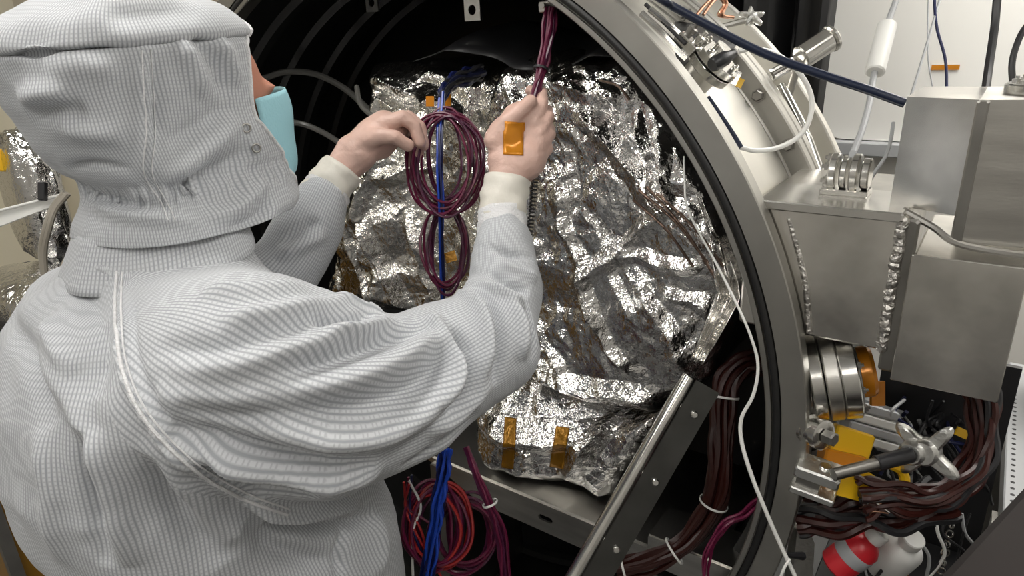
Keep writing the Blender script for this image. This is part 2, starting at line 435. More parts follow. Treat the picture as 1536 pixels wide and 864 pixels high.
#==================================================================== THE SETTING
def slab(name, a0, a1, z0, z1, w0, w1, m):
    mb = MB().box(W((a0 + a1) / 2, (z0 + z1) / 2 + FZ, (w0 + w1) / 2), TA, ((a1 - a0) / 2, (z1 - z0) / 2, (w1 - w0) / 2))
    o = obj(name, mb, m, smooth=False); o['kind'] = 'structure'; return o
A0, A1, W0, W1, HC = -3.4, 2.5, -3.2, 2.1, 2.8
tag(slab('floor', A0, A1, -0.1, 0, W0, W1, FLOORM), 'smooth grey laboratory floor', None)
tag(slab('ceiling', A0, A1, HC, HC + 0.1, W0, W1, CEILM), 'pale tiled laboratory ceiling', None)
tag(slab('wall_back', A0, A1, 0, HC, W1, W1 + 0.1, WALLM), 'white painted wall behind the chamber', None)
tag(slab('wall_front', A0, A1, 0, HC, W0 - 0.1, W0, WALLG), 'grey painted wall facing the chamber door', None)
tag(slab('wall_left', A0 - 0.1, A0, 0, HC, W0, W1, WALLC), 'cream painted side wall', None)
tag(slab('wall_right', A1, A1 + 0.1, 0, HC, W0, W1, WALLG), 'grey painted side wall', None)

def ceiling_lamp(a, w, la, lw, lbl):
    t = empty('ceiling_light', W(a, HC + FZ - 0.06, w))
    tag(t, lbl, 'ceiling light', 'ceiling light panels')
    c = W(a, HC + FZ - 0.03, w)
    f = MB()
    for s in (-1, 1):
        f.box(c + s * EU * (la / 2 + 0.01), TA, (0.012, 0.03, lw / 2 + 0.022)); f.box(c + s * EN * (lw / 2 + 0.01), TA, (la / 2, 0.03, 0.012))
    obj('frame', f, GREYMET, t, smooth=False)
    obj('diffuser', MB().box(W(a, HC + FZ - 0.045, w), TA, (la / 2, 0.004, lw / 2)), LIGHTM, t, smooth=False)
for i, (a, w) in enumerate([(-1.6, -2.2), (0.2, -2.2), (1.8, -2.2), (-1.6, -0.7), (0.2, -0.7), (1.8, -0.7), (-1.6, 1.2), (1.2, 1.45), (2.0, 1.3), (1.6, 1.45)]):  # last ones, near the back wall, are added to brighten the board
    ceiling_lamp(a, w, 0.3, 1.2, 'unseen rectangular white ceiling light panel above the laboratory')

# white board with rounded corners on the back wall, grey ledge under it
def rounded_rect(a0, a1, h0, h1, r, w, n=6):
    pts = []
    for (ca, chh, s) in ((a1 - r, h1 - r, 0), (a0 + r, h1 - r, 1), (a0 + r, h0 + r, 2), (a1 - r, h0 + r, 3)):
        for k in range(n + 1):
            th = math.pi / 2 * (s + k / n); pts.append(W(ca + r * math.cos(th), chh + r * math.sin(th), w))
    return pts
bd = obj('white_board', MB().prism(rounded_rect(0.49, 1.75, 0.27, 1.02, 0.10, W1 - 0.04), EN * 0.038), PANELW, smooth=False)
tag(bd, 'large white board with rounded corners on the back wall', 'board')
lg = obj('board_ledge', MB().box(W(1.12, 0.24, W1 - 0.052), TA, (0.64, 0.026, 0.05), 0.004), GREYMET, smooth=False)
tag(lg, 'grey metal ledge running along under the white board', 'ledge')
dr = []
for i in range(120):
    a = -0.75 + 1.41 * i / 119
    dr.append([W(a + 0.012 * math.sin(a * 40), h, 1.22 + 0.045 * math.sin(a * 37 + 0.6 * h) + 0.02 * math.sin(a * 83 + 2 * h)) for h in np.linspace(FZ + 0.03, 1.30, 24)])
co = obj('blackout_curtain', MB().grid(dr), DRAPE); co.modifiers.new('thick', 'SOLIDIFY').thickness = 0.006
tag(co, 'glossy black curtain hanging behind the steel chamber', 'curtain')
cr = obj('curtain_rail', MB().tube([W(-0.8, 1.32, 1.22), W(0.7, 1.32, 1.22)], 0.014, 12, 1).cyl(W(-0.7, 1.32, 1.22), W(-0.7, HC + FZ, 1.22), 0.008).cyl(W(0.6, 1.32, 1.22), W(0.6, HC + FZ, 1.22), 0.008), GREYMET)
tag(cr, 'grey metal curtain rail hung from the ceiling', 'rail')

#==================================================================== VACUUM CHAMBER
ch = empty('vacuum_chamber', W(0, FZ, 0.3))
tag(ch, 'large open cylindrical stainless steel vacuum chamber with a wide door flange', 'vacuum chamber')
ring = [(0.882, 0.002), (0.884, 0.0), (0.8915, 0.0), (0.8915, 0.009), (0.9085, 0.009), (0.9085, 0.0), (0.945, 0.0), (0.947, 0.002), (0.947, 0.03), (0.912, 0.034), (0.882, 0.034)]
obj('door_flange', MB().lathe(W(0, 0, 0), EN, ring, 192, closed_prof=True), STEEL_F, ch, auto=25)
oring = [(0.900 + 0.0068 * math.cos(t), 0.005 + 0.0062 * math.sin(t)) for t in np.linspace(0, 2 * math.pi, 10, endpoint=False)]
tag(obj('seal_ring', MB().lathe(W(0, 0, 0), EN, oring, 192, closed_prof=True), RUBBER, ch), 'black rubber seal ring in the flange groove', None)
obj('shell', MB().lathe(W(0, 0, 0), EN, [(0.886, 0.03), (0.905, 0.03), (0.905, 0.56), (0.886, 0.56)], 160, closed_prof=True), STEEL_R, ch, auto=30)
obj('shade_liner', MB().lathe(W(0, 0, 0), EN, [(0.8855, 0.034), (0.8855, 0.58), (0.87, 0.66), (0.80, 0.74), (0.6, 0.82), (0.3, 0.86), (0.0005, 0.87)], 128, caps=False), SHADELINER, ch)  # added lining, its black is the interior's shade put into colour
obj('rear_dome', MB().lathe(W(0, 0, 0), EN, [(0.905, 0.57), (0.89, 0.66), (0.82, 0.77), (0.62, 0.85), (0.32, 0.89), (0.0005, 0.90)], 96, caps=False), STEEL_R, ch)
for (r, w0, w1, m) in ((0.909, 0.325, 0.331, STEEL_D), (0.943, 0.345, 0.375, STEEL_F), (0.943, 0.38, 0.41, STEEL_F), (0.925, 0.45, 0.468, STEEL_B), (0.948, 0.55, 0.585, STEEL_R)):
    obj('joint_flange', MB().lathe(W(0, 0, 0), EN, [(0.904, w0), (r - 0.003, w0), (r, w0 + 0.003), (r, w1 - 0.003), (r - 0.003, w1), (0.904, w1)], 160, closed_prof=True), m, ch, auto=25)
bm_ = MB().lathe((0, 0, 0), (0, 0, 1), [(0.014, 0), (0.014, 0.003), (0.0105, 0.003), (0.0105, 0.012), (0.009, 0.014)], 6)
boltme = mesh_of(bm_, STEEL_D, 'flange_bolt')
for k in range(52):
    th = math.radians(360 / 52 * k + 4)
    inst('flange_bolt', boltme, frame(W(0.924 * math.cos(th), 0.924 * math.sin(th), 0.345), -EN), ch)
# hoops on the inside wall, and hanging brackets
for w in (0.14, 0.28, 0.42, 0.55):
    obj('inner_hoop', MB().lathe(W(0, 0, 0), EN, [(0.884, w - 0.02), (0.868, w - 0.012), (0.868, w + 0.012), (0.884, w + 0.02)], 128, closed_prof=True), SHADELINER, ch)
for (px, py, w) in ((557, 4, 0.30), (708, 15, 0.22), (707, -8, 0.30)):
    c = PW(px, py, w)
    mb = MB().lathe(c, EN, [(0.011, 0), (0.011, 0.006), (0.019, 0.006), (0.019, 0)], 24, closed_prof=True)
    sq = [(0.019, 0.019), (-0.019, 0.019), (-0.019, -0.019), (0.019, -0.019)]
    n = 24; V = []
    for z in (0, 0.006):
        for k in range(n):
            th = 2 * math.pi * k / n; s = 0.022 / max(abs(math.cos(th)), abs(math.sin(th)))
            V.append(c + EU * math.cos(th) * s + EZ * math.sin(th) * s + EN * z)
            V.append(c + EU * math.cos(th) * 0.0105 + EZ * math.sin(th) * 0.0105 + EN * z)
    Fc = []
    for k in range(n):
        a, b = 2 * k, 2 * ((k + 1) % n)
        Fc += [(a, b, b + 1, a + 1), (2 * n + a + 1, 2 * n + b + 1, 2 * n + b, 2 * n + a), (a, 2 * n + a, 2 * n + b, b), (b + 1, 2 * n + b + 1, 2 * n + a + 1, a + 1)]
    mb = MB().add(V, Fc)
    obj('hanging_bracket', mb, ALU, ch, smooth=False)
# supports under the tank
for w in (0.12, 0.47):
    poly = [W(a, h, w) for a, h in [(-0.6, FZ), (0.6, FZ), (0.6, -0.70)] + [(0.906 * math.cos(t), 0.906 * math.sin(t)) for t in np.linspace(-0.85, -math.pi + 0.85, 16)] + [(-0.6, -0.70)]]
    obj('saddle_support', MB().prism(poly, EN * 0.06), STEEL_D, ch, smooth=False)
# square steel duct welded to the shell, with weld beads and a flat cover box at its end
dk = MB().box(W(0.92, 0.337, 0.20), TA, (0.11, 0.103, 0.165), 0.004)
obj('side_duct', dk, BOXST, ch, smooth=False)
obj('top_ledge', MB().box(W(0.925, 0.440, 0.10), TA, (0.10, 0.007, 0.075), 0.002), STEEL_B, ch, smooth=False)
wp = [W(1.024 + 0.0012 * math.sin(k * 2.1), 0.436 - 0.0034 * k, 0.036 + 0.001 * math.cos(k * 1.7)) for k in range(60)]
obj('weld_bead', MB().tube(wp, [0.0075 + 0.0012 * math.sin(k * 2.6) for k in range(60)], 8, 2), WELD, ch)
wp = [W(0.947 * math.cos(t) - 0.004, 0.947 * math.sin(t), 0.03 + 0.02) for t in np.linspace(0.40, 0.25, 14)]
obj('weld_bead', MB().tube([W(0.872, 0.42, 0.04), W(0.905, 0.33, 0.038), W(0.922, 0.24, 0.036)], 0.006, 8, 10), WELD, ch)
obj('corner_strip', MB().box(W(1.034, 0.318, 0.047), TA, (0.011, 0.118, 0.008), 0.003), STEEL_D, ch, smooth=False)

#==================================================================== FOIL-WRAPPED PAYLOAD
def ND(pts): return np.array([[(q - AX) @ EU, (q - AX) @ EZ] for q in pts])
def seg_field(a, h, segs):
    out = np.zeros_like(a)
    for (p0, p1, wdt, hgt) in segs:
        p0 = np.array(p0); ba = np.array(p1) - p0
        t = np.clip(((a - p0[0]) * ba[0] + (h - p0[1]) * ba[1]) / (ba @ ba), 0, 1)
        d = np.hypot(a - p0[0] - t * ba[0], h - p0[1] - t * ba[1])
        out += hgt * np.maximum(0, 1 - d / wdt) * np.clip(np.minimum(t, 1 - t) * 6 + 0.15, 0, 1)
    return out
def pxseg(w, L): return [(*[tuple(ND([PW(*p, w)])[0]) for p in (a, b)], wd_, hg) for a, b, wd_, hg in L]
def foil_sheet(name, vr, left, right, wf, octs, seed, segs, m, parent, step=0.0033, roll=0.05, back=0.5):
    """front of a wrapped box: v from vr[0] to vr[1]; left/right = tables (v, a)"""
    nv = int((vr[1] - vr[0]) / step); hs = np.linspace(vr[0], vr[1], nv)
    lv = np.interp(hs, *zip(*left)); rv = np.interp(hs, *zip(*right))
    nu = int((rv - lv).max() / step); S = np.linspace(0, 1, nu)
    a = lv[:, None] + (rv - lv)[:, None] * S; h = np.repeat(hs[:, None], nu, 1)
    w = wf(a, h) + crumple(a, h, octs, seed) - seg_field(a, h, segs)
    ed = np.minimum(np.minimum((a - lv[:, None]), (rv[:, None] - a)), np.minimum(h - vr[0], vr[1] - h))
    k = np.clip(1 - ed / roll, 0, 1); w = w + roll * k ** 2.2
    a = a + 0.02 * facet(a, h, 0.05, seed + 70); h = h + 0.02 * facet(a, h, 0.05, seed + 71)
    G = WA(np.stack([a, h, w], -1)); n0 = nv * nu; V = [G.reshape(-1, 3)]
    I = np.arange(n0).reshape(nv, nu)
    Q = [np.stack([I[:-1, :-1], I[:-1, 1:], I[1:, 1:], I[1:, :-1]], -1).reshape(-1, 4)]
    loop = np.concatenate([I[0, :], I[1:, -1], I[-1, -2::-1], I[-2:0:-1, 0]])
    prev = loop; base = n0; m_ = len(loop); ca = (lv.mean() + rv.mean()) / 2; chh = (vr[0] + vr[1]) / 2
    for r in (0.04, 0.10, 0.2, back):
        P0 = np.stack([a.ravel()[loop], h.ravel()[loop], w.ravel()[loop]], -1).copy()
        P0[:, 2] = (P0[:, 2] + r) if r < back else np.full(m_, back)
        P0[:, 0] += 0.012 * facet(P0[:, 0] + P0[:, 1], P0[:, 2] * 3, 0.04, seed + 5); P0[:, 1] += 0.012 * facet(P0[:, 0] - P0[:, 1], P0[:, 2] * 3, 0.04, seed + 6)
        V.append(WA(P0)); cur = np.arange(base, base + m_)
        Q.append(np.stack([prev, cur, np.roll(cur, -1), np.roll(prev, -1)], -1)); prev = cur; base += m_
    return obj(name, (np.vstack(V), np.vstack(Q)), m, parent, sharp=True, auto=14)

OCT = [(0.17, 0.034), (0.07, 0.026), (0.030, 0.012), (0.013, 0.0052)]
pay = empty('wrapped_payload', W(0.2, -0.36, 0.3))
tag(pay, 'large instrument wrapped in crumpled silver foil inside the chamber', 'instrument')
segs = pxseg(0.10, [((868, 150), (1000, 330), 0.03, 0.028), ((900, 150), (985, 300), 0.02, -0.018), ((955, 175), (975, 300), 0.016, 0.02), ((985, 190), (1010, 300), 0.016, 0.02),
    ((835, 270), (905, 500), 0.022, 0.022), ((815, 300), (800, 430), 0.02, 0.016), ((1000, 320), (860, 430), 0.025, 0.018), ((870, 430), (950, 560), 0.02, 0.02),
    ((790, 560), (990, 600), 0.03, 0.03), ((960, 420), (1040, 560), 0.02, 0.016), ((890, 300), (960, 470), 0.015, -0.016), ((820, 120), (930, 150), 0.025, 0.02),
    ((745, 95), (800, 200), 0.02, 0.018), ((930, 380), (1060, 400), 0.018, 0.016), ((850, 200), (870, 330), 0.018, -0.014), ((1000, 430), (1075, 470), 0.02, 0.02), ((800, 480), (860, 570), 0.02, 0.016)])
foil_sheet('foil_blanket', (-0.06, 0.665), [(-0.06, 0.30), (0.0, 0.2), (0.2, 0.16), (0.5, 0.2), (0.62, 0.24), (0.67, 0.28)],
    [(-0.06, 0.62), (0.0, 0.675), (0.06, 0.735), (0.28, 0.80), (0.4, 0.755), (0.5, 0.695), (0.61, 0.605), (0.67, 0.52)],
    lambda a, h: 0.115 - 0.035 * np.cos((a - 0.45) * 4) * np.cos((h - 0.3) * 3.5) + 0.10 * np.clip(h - 0.55, 0, 1), OCT, 3, segs, FOIL, pay, back=0.42)
segs = pxseg(0.2, [((548, 330), (600, 470), 0.03, 0.035), ((520, 330), (565, 480), 0.02, -0.025), ((600, 320), (640, 470), 0.025, 0.025), ((560, 110), (690, 190), 0.03, 0.03), ((545, 130), (640, 180), 0.02, -0.02),
    ((650, 140), (560, 200), 0.025, 0.02), ((560, 270), (640, 250), 0.025, 0.03), ((700, 110), (690, 240), 0.025, 0.025), ((570, 200), (540, 330), 0.03, 0.02)])
foil_sheet('foil_blanket', (-0.03, 0.655), [(-0.22, -0.50), (0.03, -0.50), (0.3, -0.37), (0.45, -0.27), (0.65, -0.23)], [(-0.22, 0.34), (0.65, 0.31)],
    lambda a, h: 0.215 + 0.03 * np.cos(a * 9) + 0.05 * np.clip(h - 0.5, 0, 1), [(0.15, 0.035), (0.065, 0.026), (0.030, 0.011), (0.014, 0.004)], 11, segs, FOIL_L, pay, back=0.45)
# lower wrapped unit with two strips of amber tape
lb = empty('wrapped_electronics_box', W(0.36, -0.33, 0.25))
tag(lb, 'lower foil-wrapped box with two amber tape strips on the platform', 'instrument')
def lwf(a, h): return 0.10 + 0.20 * np.clip((h + 0.20) / 0.2, 0, 1) ** 1.5 + 0.02 * np.cos(a * 14)
fw_ = foil_sheet('foil_wrap', (-0.325, -0.075), [(-0.33, 0.18), (-0.25, 0.13), (-0.03, 0.2)], [(-0.33, 0.47), (-0.3, 0.52), (-0.2, 0.56), (-0.03, 0.66)], lwf,
    [(0.12, 0.03), (0.055, 0.024), (0.026, 0.010), (0.012, 0.004)], 23, [((0.2, -0.2), (0.5, -0.17), 0.04, 0.03), ((0.42, -0.3), (0.52, -0.1), 0.03, 0.03)], FOIL, lb, step=0.0028, roll=0.04, back=0.42)
def bvh_of(o):
    l_ = wloc(o); return BVHTree.FromPolygons([tuple(np.array(v.co) + l_) for v in o.data.vertices], [tuple(p.vertices) for p in o.data.polygons])
def cast(px, py, bv, lift):
    D = Vector(tuple((px - 768) / FPX * R - (py - 432) / FPX * U + F)).normalized(); hit = bv.ray_cast(Vector(tuple(CAM)), D)
    return None if hit[0] is None else np.array(hit[0]) - np.array(D) * lift
fwb = bvh_of(fw_)
for (x0, y0, x1, y1, hw) in ((766, 626, 761, 703, 9), (844, 640, 834, 702, 10)):
    A = []
    for i in range(36):
        row = []
        for j in range(9):
            c = cast(x0 + (x1 - x0) * i / 35 + hw * (j / 4 - 1), y0 + (y1 - y0) * i / 35 + 0.15 * hw * (j / 4 - 1), fwb, 0.0022); row.append(c if c is not None else (row[-1] if row else PW(x0, y0, 0.1)))
        A.append(row)
    o = obj('amber_tape', MB().grid(A), KAPTON_D, lb); o.modifiers.new('thick', 'SOLIDIFY').thickness = 0.0008
# platform with slotted front edge
pf = empty('payload_platform', W(0.3, -0.45, 0.2)); tag(pf, 'flat steel platform with a slotted front edge under the foil-wrapped box', 'platform')
obj('deck', MB().box(W(0.38, -0.348, 0.275), TA, (0.40, 0.008, 0.195)), STEEL, pf, smooth=False)
# front plate: slot cut out
def slotted(a0, a1, h0, h1, w, sa, sh, sl, sr, th):
    n = 32; V = []; out = []
    for k in range(n):
        t = 2 * math.pi * k / n; c, s_ = math.cos(t), math.sin(t)
        V.append((sa + (sl if c > 0 else -sl) + sr * c, sh + sr * s_))
        ca, cs = (a1 if c > 0 else a0) - sa, (h1 if s_ > 0 else h0) - sh
        f = min(abs(ca / c) if abs(c) > 1e-6 else 1e9, abs(cs / s_) if abs(s_) > 1e-6 else 1e9); out.append((sa + f * c, sh + f * s_))
    for cx, cy in ((a0, h0), (a1, h0), (a1, h1), (a0, h1)):
        k = min(range(n), key=lambda q: (out[q][0] - cx) ** 2 + (out[q][1] - cy) ** 2); out[k] = (cx, cy)
    pts = [W(x, y, w + z) for z in (0, th) for x, y in V + out]
    Fc = []
    for k in range(n):
        j = (k + 1) % n; N2 = 2 * n
        Fc += [(k, j, n + j, n + k), (N2 + n + k, N2 + n + j, N2 + j, N2 + k), (k, N2 + k, N2 + j, j), (n + j, N2 + n + j, N2 + n + k, n + k)]
    return MB().add(pts, Fc)
obj('front_plate', slotted(-0.02, 0.78, -0.425, -0.345, 0.075, 0.385, -0.385, 0.012, 0.008, 0.006), STEEL, pf, smooth=False)
for a in (0.05, 0.66):
    obj('leg', MB().prism([W(a - 0.02, -0.355, 0.06), W(a + 0.02, -0.355, 0.06), W(a + 0.02, -math.sqrt(0.88 ** 2 - a * a) + 0.0, 0.06), W(a - 0.02, -math.sqrt(0.88 ** 2 - a * a), 0.06)], EN * 0.35), STEEL_D, pf, smooth=False)
# long diagonal rail in front: polished tube on an angle bar
rl = empty('slide_rail', P(880, 860, 1.25)); tag(rl, 'long polished steel rail running diagonally past the foil-wrapped box', 'rail')
r0, r1 = P(1038, 566, 1.22), P(842, 905, 1.22)
dv = (r1 - r0) / np.linalg.norm(r1 - r0); sv = np.cross(dv, F); sv /= np.linalg.norm(sv)
if sv @ R < 0: sv = -sv
fv = np.cross(dv, sv)
if fv @ F < 0: fv = -fv
L = np.linalg.norm(r1 - r0)
obj('round_bar', MB().cyl(r0 + sv * -0.005, r1 + sv * -0.005, 0.014, 20, 0.002), STEEL_B, rl)
obj('angle_bar', MB().box((r0 + r1) / 2 + sv * 0.034 + fv * 0.012, (sv, dv, fv), (0.027, L / 2, 0.004)).box((r0 + r1) / 2 + sv * 0.006 + fv * 0.03, (sv, dv, fv), (0.004, L / 2, 0.02)), RAILDK, rl, smooth=False)
sc = mesh_of(MB().lathe((0, 0, 0), (0, 0, 1), [(0.007, 0), (0.007, 0.004), (0.005, 0.006), (0.0005, 0.0062)], 16), STEEL_B, 'rail_screw')
for t in (0.12, 0.42, 0.72):
    inst('screw', sc, frame(r0 + (r1 - r0) * t + sv * 0.04 + fv * 0.008, -fv), rl)
tag(obj('angle_plate', MB().box(W(0.74, -0.31, 0.13), TA, (0.09, 0.004, 0.055)).box(W(0.74, -0.345, 0.075), TA, (0.09, 0.035, 0.004)), STEEL, smooth=False), 'bent grey sheet metal plate beside the diagonal rail', 'plate')

#==================================================================== THE PERSON
FW = np.array([0.6, 0.8, 0.0]); RT = np.array([0.8, -0.6, 0.0])       # facing into the chamber
HD = P(205, 165, 0.88)                                                # middle of the hood
NB = HD - np.array([0, 0, 0.24]) - FW * 0.03                          # base of the neck
HS = HD + FW * 0.093 - EZ * 0.005                                      # middle of the skull
per = empty('person', (NB[0], NB[1], 0.0))
tag(per, 'person in white gridded cleanroom coverall and hood working at the open chamber', 'person')
SR = P(372, 545, 0.85)
ARM_R = [(SR - EZ * 0.015, 0.112), (P(480, 602, 0.885), 0.126), (P(600, 583, 0.945), 0.108), (P(728, 520, 1.02), 0.083), (P(758, 440, 1.07), 0.062), (P(756, 375, 1.10), 0.052), (P(752, 338, 1.115), 0.041)]
ARM_L = [(P(170, 470, 1.06), 0.10), (P(330, 480, 1.13), 0.085), (P(428, 400, 1.17), 0.062), (P(462, 338, 1.19), 0.056), (P(480, 300, 1.205), 0.046)]
LEGS = [[(NB + RT * s * 0.115 + FW * 0.02 - EZ * 0.52, 0.15), (NB + RT * s * 0.12 + FW * 0.03 - EZ * (NB[2] - 0.48), 0.105), (NB + RT * s * 0.125 - EZ * (NB[2] - 0.13), 0.085)] for s in (-1, 1)]
TZ = [1.36, 1.30, 1.24, 1.16, 1.06, 0.96, 0.88, 0.80, 0.72]          # z for torso table
zt = np.array([1.60, 1.50, 1.455, 1.42, 1.37, 1.30, 1.20, 1.10, 1.0, 0.90, 0.80, 0.70])
ta = np.array([0.085, 0.092, 0.135, 0.200, 0.235, 0.250, 0.252, 0.252, 0.252, 0.255, 0.255, 0.25])     # half width
tb = np.array([0.088, 0.094, 0.112, 0.140, 0.165, 0.195, 0.222, 0.240, 0.236, 0.240, 0.240, 0.23])   # half depth
tf = np.array([0.035, 0.030, 0.018, 0.0, -0.012, -0.018, -0.012, 0.014, 0.040, 0.056, 0.06, 0.05])             # forward shift
def torso(G, sh=0.0):
    z = G[..., 2]; q = G - NB.astype(np.float32)
    a = np.interp(z, zt[::-1], ta[::-1]) - sh; b = np.interp(z, zt[::-1], tb[::-1]) - sh; f = np.interp(z, zt[::-1], tf[::-1])
    x = q @ RT.astype(np.float32); y = q @ FW.astype(np.float32) - f
    d = (((np.abs(x) / a) ** 2.3 + (np.abs(y) / b) ** 2.3) ** (1 / 2.3) - 1) * np.minimum(a, b)
    return np.maximum(d, np.maximum(z - 1.535, 0.72 - z))
def chain(G, C, sh=0.0):
    d = None
    for (p, r), (p2, r2) in zip(C[:-1], C[1:]):
        e = rcone(G, p, p2, r - sh, r2 - sh); d = e if d is None else np.minimum(d, e)
    return d
h = 0.0085
G, lo = sdgrid((-1.0, 0.42, 0.0), (0.16, 1.42, 1.56), h)
S = torso(G)
aR = smin(chain(G, ARM_R), ellip(G, SR - EZ * 0.012 - FW * 0.01, (RT, FW, EZ), (0.15, 0.15, 0.128)), 0.05)
S = smin(S, aR, 0.045)
S = smin(S, chain(G, ARM_L), 0.05)
for lg in LEGS:
    S = smin(S, chain(G, lg), 0.05)
    foot = lg[-1][0]
    S = smin(S, np.minimum(ellip(G, foot + FW * 0.07 - EZ * 0.065, (RT, FW, EZ), (0.06, 0.15, 0.065)), S + 1), 0.03)
V, Q = surface_nets(S, lo, h); del G, S
V = relax(V, Q, 3); V, Q = subdivide(V, Q); V = relax(V, Q, 3)
up = V[:, 2] > 0.7
N = vnormals(V, Q)
bvh = BVHTree.FromPolygons(V.tolist(), Q.tolist())
# sleeve panel: raglan seam is a circle round the shoulder
SC = P(480, 470, 0.80); SCR = 0.247
def arm_param(V, C):
    p = spline([c[0] for c in C], 9); sm_ = p.copy()
    for _ in range(12): sm_[1:-1] = 0.5 * sm_[1:-1] + 0.25 * (sm_[:-2] + sm_[2:])
    p = sm_; T = np.gradient(p, axis=0); T /= np.linalg.norm(T, axis=1)[:, None]
    e1 = np.cross(T[0], EZ + 0.6 * R); e1 /= np.linalg.norm(e1)
    best = np.full(len(V), 1e9); t_ = np.zeros(len(V)); ang = np.zeros(len(V)); acc = 0.0
    for i in range(len(p) - 1):
        ba = p[i + 1] - p[i]; L = np.linalg.norm(ba); d = ba / L
        e1 = e1 - d * (e1 @ d); e1 /= np.linalg.norm(e1); e2 = np.cross(d, e1)
        t = np.clip(((V - p[i]) @ d) / L, -60 if i == 0 else 0, 60 if i == len(p) - 2 else 1)
        q = V - p[i] - (t * L)[:, None] * d; dist = np.linalg.norm(q, axis=1)
        u = dist < best; best[u] = dist[u]; t_[u] = acc + t[u] * L; ang[u] = np.arctan2(q[u] @ e2, q[u] @ e1); acc += L
    return t_, ang, best
# cloth folds seen in the sleeve and back
FOLDS = [
 # back and shoulder blade
 ([(185, 420), (178, 520), (215, 620), (300, 712), (400, 768)], 0.007, 0.006),
 ([(200, 430), (196, 520), (232, 610), (312, 695), (405, 748)], 0.008, -0.004),
 ([(40, 430), (75, 480), (120, 560)], 0.016, 0.010), ([(20, 470), (50, 540), (80, 640)], 0.018, -0.008),
 ([(110, 410), (150, 500), (140, 600)], 0.02, -0.007), ([(60, 520), (110, 600), (150, 690)], 0.02, 0.008),
 ([(130, 640), (135, 730), (160, 850)], 0.018, -0.012), ([(150, 640), (165, 730), (200, 850)], 0.02, 0.011),
 ([(60, 640), (70, 740), (90, 850)], 0.02, 0.008), ([(220, 680), (260, 770), (330, 850)], 0.022, -0.010),
 ([(240, 660), (310, 760), (390, 830)], 0.02, 0.010), ([(95, 370), (130, 400), (175, 405)], 0.010, 0.006),
 ([(120, 350), (140, 385), (200, 400)], 0.010, -0.006), ([(360, 790), (420, 830), (500, 850)], 0.018, -0.010),
 # sleeve: long drape folds from shoulder to elbow
 ([(235, 520), (330, 525), (430, 500), (530, 470)], 0.016, -0.008), ([(250, 555), (350, 550), (460, 520), (560, 490)], 0.018, 0.010),
 ([(330, 490), (420, 470), (520, 455)], 0.014, 0.009), ([(400, 560), (500, 540), (590, 505), (650, 480)], 0.016, -0.012),
 ([(410, 590), (520, 570), (610, 535), (660, 500)], 0.018, 0.014), ([(440, 620), (540, 615), (640, 570), (690, 500)], 0.018, -0.010),
 ([(380, 640), (480, 655), (590, 640), (665, 585), (700, 520)], 0.022, 0.016), ([(250, 640), (340, 670), (450, 690), (560, 690)], 0.018, -0.012),
 ([(260, 665), (360, 700), (470, 715), (570, 705)], 0.018, 0.011), ([(290, 700), (380, 735), (480, 745)], 0.014, -0.010),
 ([(370, 745), (440, 768), (540, 762), (600, 735)], 0.016, 0.016), ([(400, 790), (470, 790), (560, 775)], 0.014, -0.018),
 ([(470, 480), (520, 478), (560, 470)], 0.008, -0.008), ([(480, 500), (540, 500), (590, 478)], 0.009, 0.008),
 ([(500, 445), (540, 452), (575, 470)], 0.008, 0.008), ([(300, 440), (380, 440), (460, 432)], 0.018, 0.008),
 ([(230, 590), (330, 600), (420, 590)], 0.018, 0.006), ([(270, 610), (370, 625), (460, 620)], 0.012, -0.006),
 # elbow crook and forearm
 ([(655, 480), (690, 510), (700, 560), (670, 620)], 0.012, -0.014), ([(640, 470), (670, 500), (680, 550), (650, 610)], 0.012, 0.012),
 ([(690, 440), (720, 470), (728, 520), (715, 590)], 0.011, 0.013), ([(710, 440), (745, 475), (752, 530), (740, 580)], 0.010, -0.010),
 ([(700, 425), (750, 440), (790, 470)], 0.009, 0.011), ([(705, 410), (755, 420), (795, 440)], 0.008, -0.011),
 ([(700, 390), (750, 398), (805, 420)], 0.010, 0.011), ([(710, 372), (755, 378), (800, 390)], 0.007, -0.008),
 ([(760, 450), (778, 490), (780, 540)], 0.010, 0.010), ([(780, 440), (795, 480), (795, 540)], 0.008, -0.008),
 ([(640, 650), (690, 620), (740, 570)], 0.014, 0.010), ([(600, 700), (660, 670), (720, 620)], 0.012, -0.008),
 ([(415, 390), (450, 370), (490, 350)], 0.012, 0.008), ([(420, 370), (450, 345), (480, 330)], 0.010, -0.008),
 # front panel
 ([(560, 780), (570, 820), (565, 864)], 0.02, 0.006), ([(520, 790), (510, 830), (515, 864)], 0.012, -0.008)]
dsp = 1.75 * strokes(V, N, [(a, b * 0.82, c) for a, b, c in FOLDS], bvh)
dsp += up * (0.013 * vnoise3(V, 0.11, 5) + 0.008 * vnoise3(V * [1, 1, 0.6], 0.045, 8) + 0.0022 * vnoise3(V, 0.02, 9))
V = V + N * dsp[:, None]
V = relax(V, Q, 1, 0.4)
cov = obj('coverall', (V, Q), FABRIC, per, sharp=False)
tag(cov, 'white coverall with fine dark grid', None)
